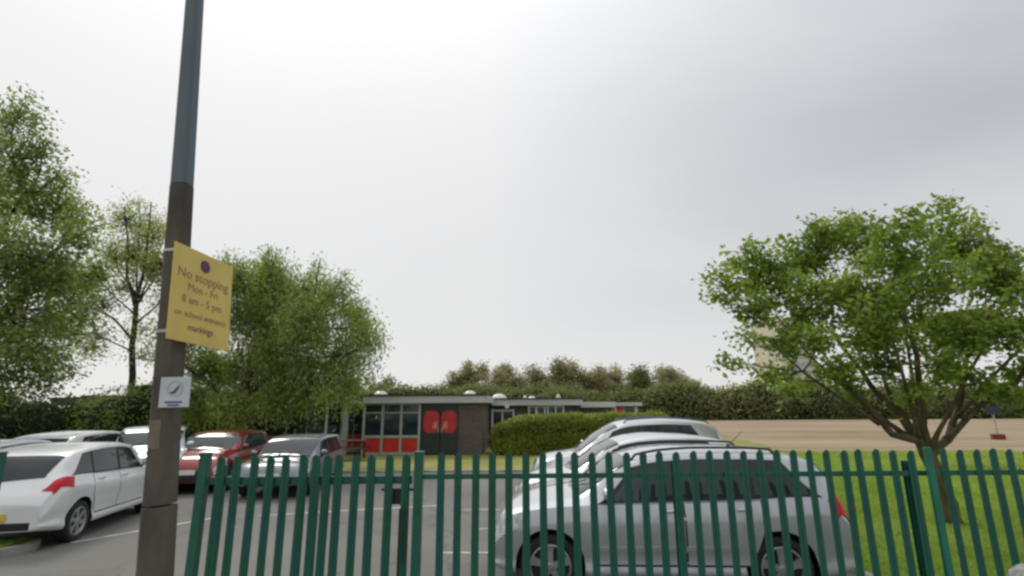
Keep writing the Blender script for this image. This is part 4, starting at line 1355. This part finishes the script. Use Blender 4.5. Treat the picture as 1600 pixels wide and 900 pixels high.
MT = [(-9.2, 19, 7.35, .85), (-8.9, 18.6, 6.3, 1.0), (-5.35, 18.8, 5.2, .55), (-4.95, 18.6, 4.5, .3), (-8.6, 18.2, 4.2, .9), (-10.26, 17.98, 7.0, 0.8), (-10.18, 20.74, 7.3, 1.1), (-8.12, 20.34, 6.9, 1.0), (-6.34, 18.24, 6.45, 0.65), (-6.32, 20.66, 6.0, 0.75), (-5.08, 19.14, 5.03, 0.3), (-9.98, 19.64, 5.64, 1.4), (-7.27, 17.94, 5.08, 1.25), (-6.72, 20.59, 4.61, 0.95), (-12.07, 19.69, 6.17, 0.95), (-12.11, 20.68, 4.01, 1.1), (-10.15, 20.42, 3.72, 1.4), (-7.25, 18.28, 3.31, 1.25), (-6.05, 18.5, 3.2, 0.65), (-7.9, 17.8, 2.5, 0.65), (-6.25, 17.72, 2.95, 0.5), (-9.39, 17.43, 2.31, 0.75), (-11.21, 18.28, 2.44, 0.78), (-5.27, 19.37, 3.85, 0.26), (-11.34, 17.21, 4.98, 0.78), (-11.45, 19.64, 8.2, 0.23), (-9.15, 18.42, 7.9, 0.2), (-7.15, 18.32, 7.4, 0.2), (-6.3, 20.15, 2.9, 0.45)]
tree('drooping_tree', (-9.74, 19, 0),
     [([(-9.74, 19, -.05), (-9.92, 19, 2.0), (-9.64, 19, 3.6), (-9.3, 19.1, 5.3)], .26, .1),
      ([(-9.9, 19, 1.9), (-10.88, 19, 2.8), (-11.72, 19, 3.33)], .13, .06),
      ([(-9.85, 19, 2.4), (-8.8, 19.1, 3.3), (-7.58, 19, 3.83)], .12, .05),
      ([(-9.64, 19, 3.5), (-8.5, 18.8, 4.6), (-7.4, 18.8, 5.3)], .1, .04)],
     MT, 12, 'bark_dark', 'leaf_mid', twigs=34, leaves=52, size=0.16, spread=0.21, r_limb=.05, droop=.9, hang=.42, aspect=.34,
     label='drooping light green tree above the red and grey cars, middle left', forks=.3, twig_r=.01, up=0, density=.72)

LT = [(-15.95, 14.9, 11.75, .6), (-14.9, 14.6, 10.3, .5), (-14.1, 14.7, 9.2, .45), (-13.0, 14.2, 7.7, .5), (-16.86, 14.93, 11.2, 0.75), (-15.27, 14.34, 9.57, 0.72), (-14.84, 14.93, 8.68, 0.8), (-14.66, 15.74, 8.35, 0.68), (-11.83, 13.41, 6.75, 0.46), (-18.86, 16.71, 9.48, 1.8), (-13.34, 13.28, 6.08, 1.3), (-14.28, 15.9, 6.23, 1.05), (-13.68, 16.24, 6.53, 0.5), (-13.11, 13.27, 4.32, 1.4), (-14.12, 16.04, 4.79, 0.85), (-14.75, 14.52, 3.08, 1.08), (-13.86, 15.28, 3.32, 0.85), (-11.4, 13.23, 3.3, 0.38), (-11.3, 13.37, 7.0, 0.14), (-16.62, 13.85, 6.27, 1.7), (-20.43, 16.64, 10.68, 1.7), (-15.86, 13.91, 3.74, 1.5), (-12.3, 13.6, 5.6, .5), (-11.9, 13.5, 4.9, .3)]
tree('tall_tree', (-16.8, 15, 0),
     [([(-16.8, 15, -.05), (-16.7, 15, 2.5), (-16.9, 15, 5), (-17.1, 15.1, 8.5)], .3, .1),
      ([(-16.7, 15, 2.4), (-15.4, 14.7, 4.0), (-13.9, 14.3, 5.6), (-13.0, 13.9, 6.4)], .15, .05),
      ([(-16.9, 15, 5), (-15.7, 14.9, 7.0), (-15.2, 14.8, 8.5)], .12, .04)],
     LT, 13, 'bark_dark', 'leaf_deep', twigs=32, leaves=40, size=0.145, spread=0.2, r_limb=.045, aspect=.5, droop=.2, hang=.12,
     label='tall dark green tree filling the left picture edge', forks=.3, twig_r=.009, density=.62)

ST = [(-18.06, 22.61, 10.6, 0.8), (-17.06, 23.03, 10.5, 0.8), (-18.7, 23.06, 9.05, 0.9), (-15.46, 21.63, 8.31, 0.8), (-17.71, 21.65, 6.61, 0.6), (-17.27, 22.06, 11.3, 0.35), (-17.28, 22.66, 8.93, 0.9), (-17.25, 21.06, 5.13, 0.5), (-15.53, 22.6, 6.79, 0.7), (-18.6, 22, 6.3, .6), (-16.2, 22, 9.6, .7), (-18.9, 22.0, 7.6, .6), (-18.9, 21.7, 5.3, .5), (-15.9, 22, 5.4, .45), (-15.3, 22, 7.6, .6), (-17.9, 21.8, 4.6, .6), (-18.6, 21.8, 7.4, .7), (-15.6, 22, 4.4, .5), (-17.0, 22, 7.3, .6), (-16.2, 22, 8.2, .7), (-18.9, 22.3, 6.4, .5)]
tree('sparse_tree', (-16.1, 22, 0),
     [([(-16.1, 22, -.05), (-16.1, 22, 2.8), (-16.32, 22, 4.7), (-16.5, 22, 6.67)], .16, .10),
      ([(-16.5, 22, 6.5), (-17.12, 22, 7.84), (-17.3, 22, 9.3), (-17.77, 22, 11.1)], .09, .025),
      ([(-16.5, 22, 6.5), (-16.38, 22, 7.83), (-16.45, 22, 9.5), (-16.56, 22, 11.3)], .09, .025),
      ([(-16.32, 22, 4.9), (-17.3, 21.9, 5.9), (-18.6, 21.8, 6.5), (-19.4, 21.8, 6.9)], .06, .02),
      ([(-16.4, 22, 5.6), (-15.7, 22.1, 6.4), (-15.2, 22.2, 7.3)], .05, .02),
      ([(-16.45, 22, 6.5), (-16.1, 22.1, 8.0), (-15.8, 22.2, 10.2)], .05, .012),
      ([(-16.45, 22, 6.5), (-16.8, 22.1, 8.2), (-17.1, 22.2, 10.6), (-17.2, 22, 11.6)], .05, .010),
      ([(-16.5, 22, 6.9), (-17.6, 22.1, 8.1), (-18.4, 22.2, 9.9)], .05, .010),
      ([(-16.4, 22, 6.0), (-17.6, 21.7, 7.1), (-18.9, 21.6, 8.2)], .04, .010),
      ([(-16.2, 22, 4.4), (-17.2, 21.7, 4.9), (-18.6, 21.6, 5.2)], .04, .010),
      ([(-16.4, 22, 6.6), (-15.8, 22.1, 7.9), (-15.1, 22.2, 9.2)], .05, .012)],
     ST, 14, 'bark_dark', 'leaf_sparse', twigs=44, leaves=17, size=0.14, spread=0.34, r_limb=.02, aspect=.5,
     label='thin almost leafless tree just left of the lamp post', forks=.35, twig_r=.012, density=.8)


def bush(name, clumps, seed, leaf, n_per, size, label, cat='shrub', group=None, stems=True, base=None, core=.72, bark='bark_dark', kind=None, lo=.7):
    rng = np.random.default_rng(seed)
    base = base or (clumps[0][0], clumps[0][1], 0)
    root = empty(name, base)
    tag(root, label, cat, group, kind)
    b = np.array(base)
    P = []
    for c in clumps:
        x, y, z, rx, ry, rz = c
        n = int(n_per * rx * rz)
        q = shell_points(rng, np.array((x, y, z)) - b, (rx, ry, rz), n, lo)
        P.append(q + rng.normal(size=q.shape) * size * .8)
    P = np.concatenate(P)
    P = P[P[:, 2] > -.0]
    U, W = leaf_dirs(rng, len(P), size, .55, 0, .2)
    quads_object('foliage', P, U, W, leaf, root)
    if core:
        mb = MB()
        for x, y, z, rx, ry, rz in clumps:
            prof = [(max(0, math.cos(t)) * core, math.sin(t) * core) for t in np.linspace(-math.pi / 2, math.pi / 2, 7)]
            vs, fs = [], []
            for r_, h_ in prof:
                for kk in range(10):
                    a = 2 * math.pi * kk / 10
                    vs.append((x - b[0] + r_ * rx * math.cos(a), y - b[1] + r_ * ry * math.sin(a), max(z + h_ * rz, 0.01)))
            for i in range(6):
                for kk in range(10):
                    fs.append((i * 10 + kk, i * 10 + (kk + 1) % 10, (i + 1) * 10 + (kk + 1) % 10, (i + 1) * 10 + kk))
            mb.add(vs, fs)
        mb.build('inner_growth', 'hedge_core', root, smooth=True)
    if stems:
        mb = MB()
        for x, y, z, rx, ry, rz in clumps[:6]:
            for _ in range(3):
                mb.tube(bend((x - b[0], y - b[1], 0), (x - b[0] + rng.uniform(-rx, rx) * .6, y - b[1] + rng.uniform(-ry, ry) * .5, z + rz * .5), rng, .1, n=3), [.04, .03, .02, .01], 5)
        mb.build('stem', bark, root)
    return root


# clipped hedge in front of the far school block: rounded top, sheared sides
rng = np.random.default_rng(31)
hx0, hx1 = -0.85, 6.9
hroot = empty('clipped_hedge', (4, 24.4, 0)); tag(hroot, 'long clipped green hedge in front of the school between building and cars', 'hedge')


def hedge_top(x):
    t = (x - hx0) / (hx1 - hx0)
    return 1.02 + .64 * (1 - (1 - min(t / .38, 1)) ** 2) ** .5 + .03 * math.sin(x * 3.1) + .02 * math.sin(x * 7) + t * .02


def hedge_surface(n, inset=0.0):
    t = rng.uniform(0, 1, n); x = hx0 + (hx1 - hx0) * t
    a = rng.uniform(-.1, math.pi, n)              # round the section
    H_ = np.array([hedge_top(v) for v in x])
    w = 1.0 * np.minimum(1, .45 + np.sqrt(np.minimum(t / .1, 1)) * .55)
    ca, sa = np.cos(a), np.sin(a)
    ex = 0.5
    y = np.sign(ca) * np.abs(ca) ** ex * (w - inset)
    z = .5 * H_ + np.sign(sa) * np.abs(sa) ** ex * (.5 * H_ - inset)
    low = rng.random(n) < .35
    z = np.where(low, rng.uniform(0.02, .55, n) * H_, z)
    y = np.where(low, -(w - inset), y)
    return np.stack([x - 4, y, z], 1)


P = hedge_surface(52000) + rng.normal(size=(52000, 3)) * .05
ends = shell_points(rng, (hx0 - 4 + .25, 0, .6), (.5, .8, .62), 5000, .8)
P = np.concatenate([P, ends]); P = P[P[:, 2] > 0]
U, W = leaf_dirs(rng, len(P), .085, .6, 0, .2)
quads_object('foliage', P, U, W, 'leaf_hedge', hroot)
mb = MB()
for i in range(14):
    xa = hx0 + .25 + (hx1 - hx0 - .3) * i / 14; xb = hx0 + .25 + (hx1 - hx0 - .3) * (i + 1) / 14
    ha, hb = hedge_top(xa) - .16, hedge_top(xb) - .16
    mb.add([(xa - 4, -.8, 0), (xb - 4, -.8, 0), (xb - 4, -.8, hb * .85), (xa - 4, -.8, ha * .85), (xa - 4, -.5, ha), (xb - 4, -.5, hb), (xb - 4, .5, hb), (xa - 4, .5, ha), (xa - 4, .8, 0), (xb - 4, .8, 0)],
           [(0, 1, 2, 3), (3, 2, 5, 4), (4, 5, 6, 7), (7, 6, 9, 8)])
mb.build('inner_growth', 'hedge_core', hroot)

# shrubs behind the left bays
sg_ = 'shrubs behind the left parking bays'
for i, (x, y, h, w, lab) in enumerate([
        (-24.5, 20.5, 3.6, 2.4, 'dark leafy shrub farthest left behind the parked cars'),
        (-21.0, 20.0, 3.2, 2.2, 'rounded dark shrub behind the pale estate car'),
        (-17.6, 19.3, 2.9, 2.0, 'low dark shrub behind the gap between white and silver cars'),
        (-14.6, 19.6, 3.1, 1.7, 'brighter green shrub beside the lamp post, at the thin tree foot'),
        (-12.4, 21.8, 2.6, 1.6, 'dark shrub behind the red hatchback under the drooping tree'),
        (-28.5, 22.0, 4.2, 2.6, 'tall dark shrub beneath the tall tree at the left edge')]):
    rr = np.random.default_rng(50 + i)
    cl_ = [(x, y, h * .45, w, 1.2, h * .5)] + [(x + rr.uniform(-w, w) * .7, y + rr.uniform(-.8, .5), h * rr.uniform(.4, .78), w * .5, .8, h * .24) for _ in range(5)]
    bush('shrub', cl_, 60 + i, 'leaf_shrub' if i != 3 else 'leaf_mid', 900, .13, lab, group=sg_)

# far hedgerow closing the playing field
rr = np.random.default_rng(77)
cl_ = []
x = 8.0
while x < 120:
    w = rr.uniform(3.2, 6.5); h = rr.uniform(4.3, 6.3) if x > 26 else rr.uniform(3.8, 5.0)
    cl_.append((x, 86 + rr.uniform(-2, 2), h * .42, w, 2.5, h * .60))
    x += w * .75
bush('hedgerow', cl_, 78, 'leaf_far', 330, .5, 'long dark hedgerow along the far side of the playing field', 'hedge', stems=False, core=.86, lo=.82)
cl_ = []
x = -60.0
while x < 12:
    w = rr.uniform(3.5, 6.0); h = rr.uniform(5.0, 6.0)
    cl_.append((x, 92 + rr.uniform(-2, 2), h * .4, w, 2.5, h * .60)); x += w * .8
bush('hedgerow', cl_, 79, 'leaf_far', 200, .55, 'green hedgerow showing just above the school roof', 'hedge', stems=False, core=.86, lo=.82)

# wood of separate, half-bare trees behind the school roof
FTS = 1.45
FT = [(-14.29, 118.57, 8.57, 2.34), (-9.69, 119.32, 10.04, 2.95), (-4.15, 109.44, 8.28, 2.43), (0.19, 120.35, 9.32, 3.27), (5.34, 110.09, 8.94, 2.99), (11.08, 113.09, 9.71, 3.63), (17.85, 116.33, 9.27, 3.16), (23.18, 120.02, 9.92, 2.97), (28.4, 113.08, 9.0, 3.07), (35.42, 120.09, 8.9, 3.26), (39.0, 115.54, 7.57, 1.9), (-27.85, 112.75, 7.22, 1.94), (-33.45, 112.8, 7.4, 2.22)]
labs = ['small brown-green far tree left of the lowest skylight', 'brown far tree behind the school roof, beside the leftmost wood tree', 'low far tree over the joint of the two school roofs',
        'rounded olive far tree above the small roof vents', 'broad brown far tree left of the tallest far crown', 'tallest and widest brown crown of the far wood',
        'far tree just right of the tallest far crown', 'pale half-bare far tree with thin upright branches', 'olive far tree above the end of the school roof',
        'domed half-bare far tree near the right end of the wood', 'lowest small tree ending the far wood on the right', 'green far tree seen past the drooping tree',
        'green far tree hidden mostly behind the drooping tree']
for i, (x, y, z, r_) in enumerate(FT):
    rr = np.random.default_rng(100 + i)
    r_ *= FTS; z -= .9
    cl2 = [(x, y, z - 1.6, r_ * .8)] + [(x + rr.uniform(-1, 1) * r_ * .75, y + rr.uniform(-1, 1) * r_ * .6, z + rr.uniform(-.7, .5) * r_, r_ * rr.uniform(.35, .55)) for _ in range(7)]
    cl2 += [(x + rr.uniform(-1, 1) * r_ * 1.1, y, z - r_ * rr.uniform(.8, 1.1), r_ * .7) for _ in range(4)]
    tree('far_tree', (x, y, 0), [([(x, y, 0), (x + .2, y, z * .35), (x, y, z * .7), (x - .2, y, z)], .28, .08)], cl2, 200 + i, 'bark', 'leaf_brown' if i not in (8, 11, 12) else 'leaf_far',
         twigs=2.0, leaves=20, size=.55, spread=.6, r_limb=.03, aspect=.55, twig_r=.03, label=labs[i], group='trees of the far wood', forks=.3, density=.95)
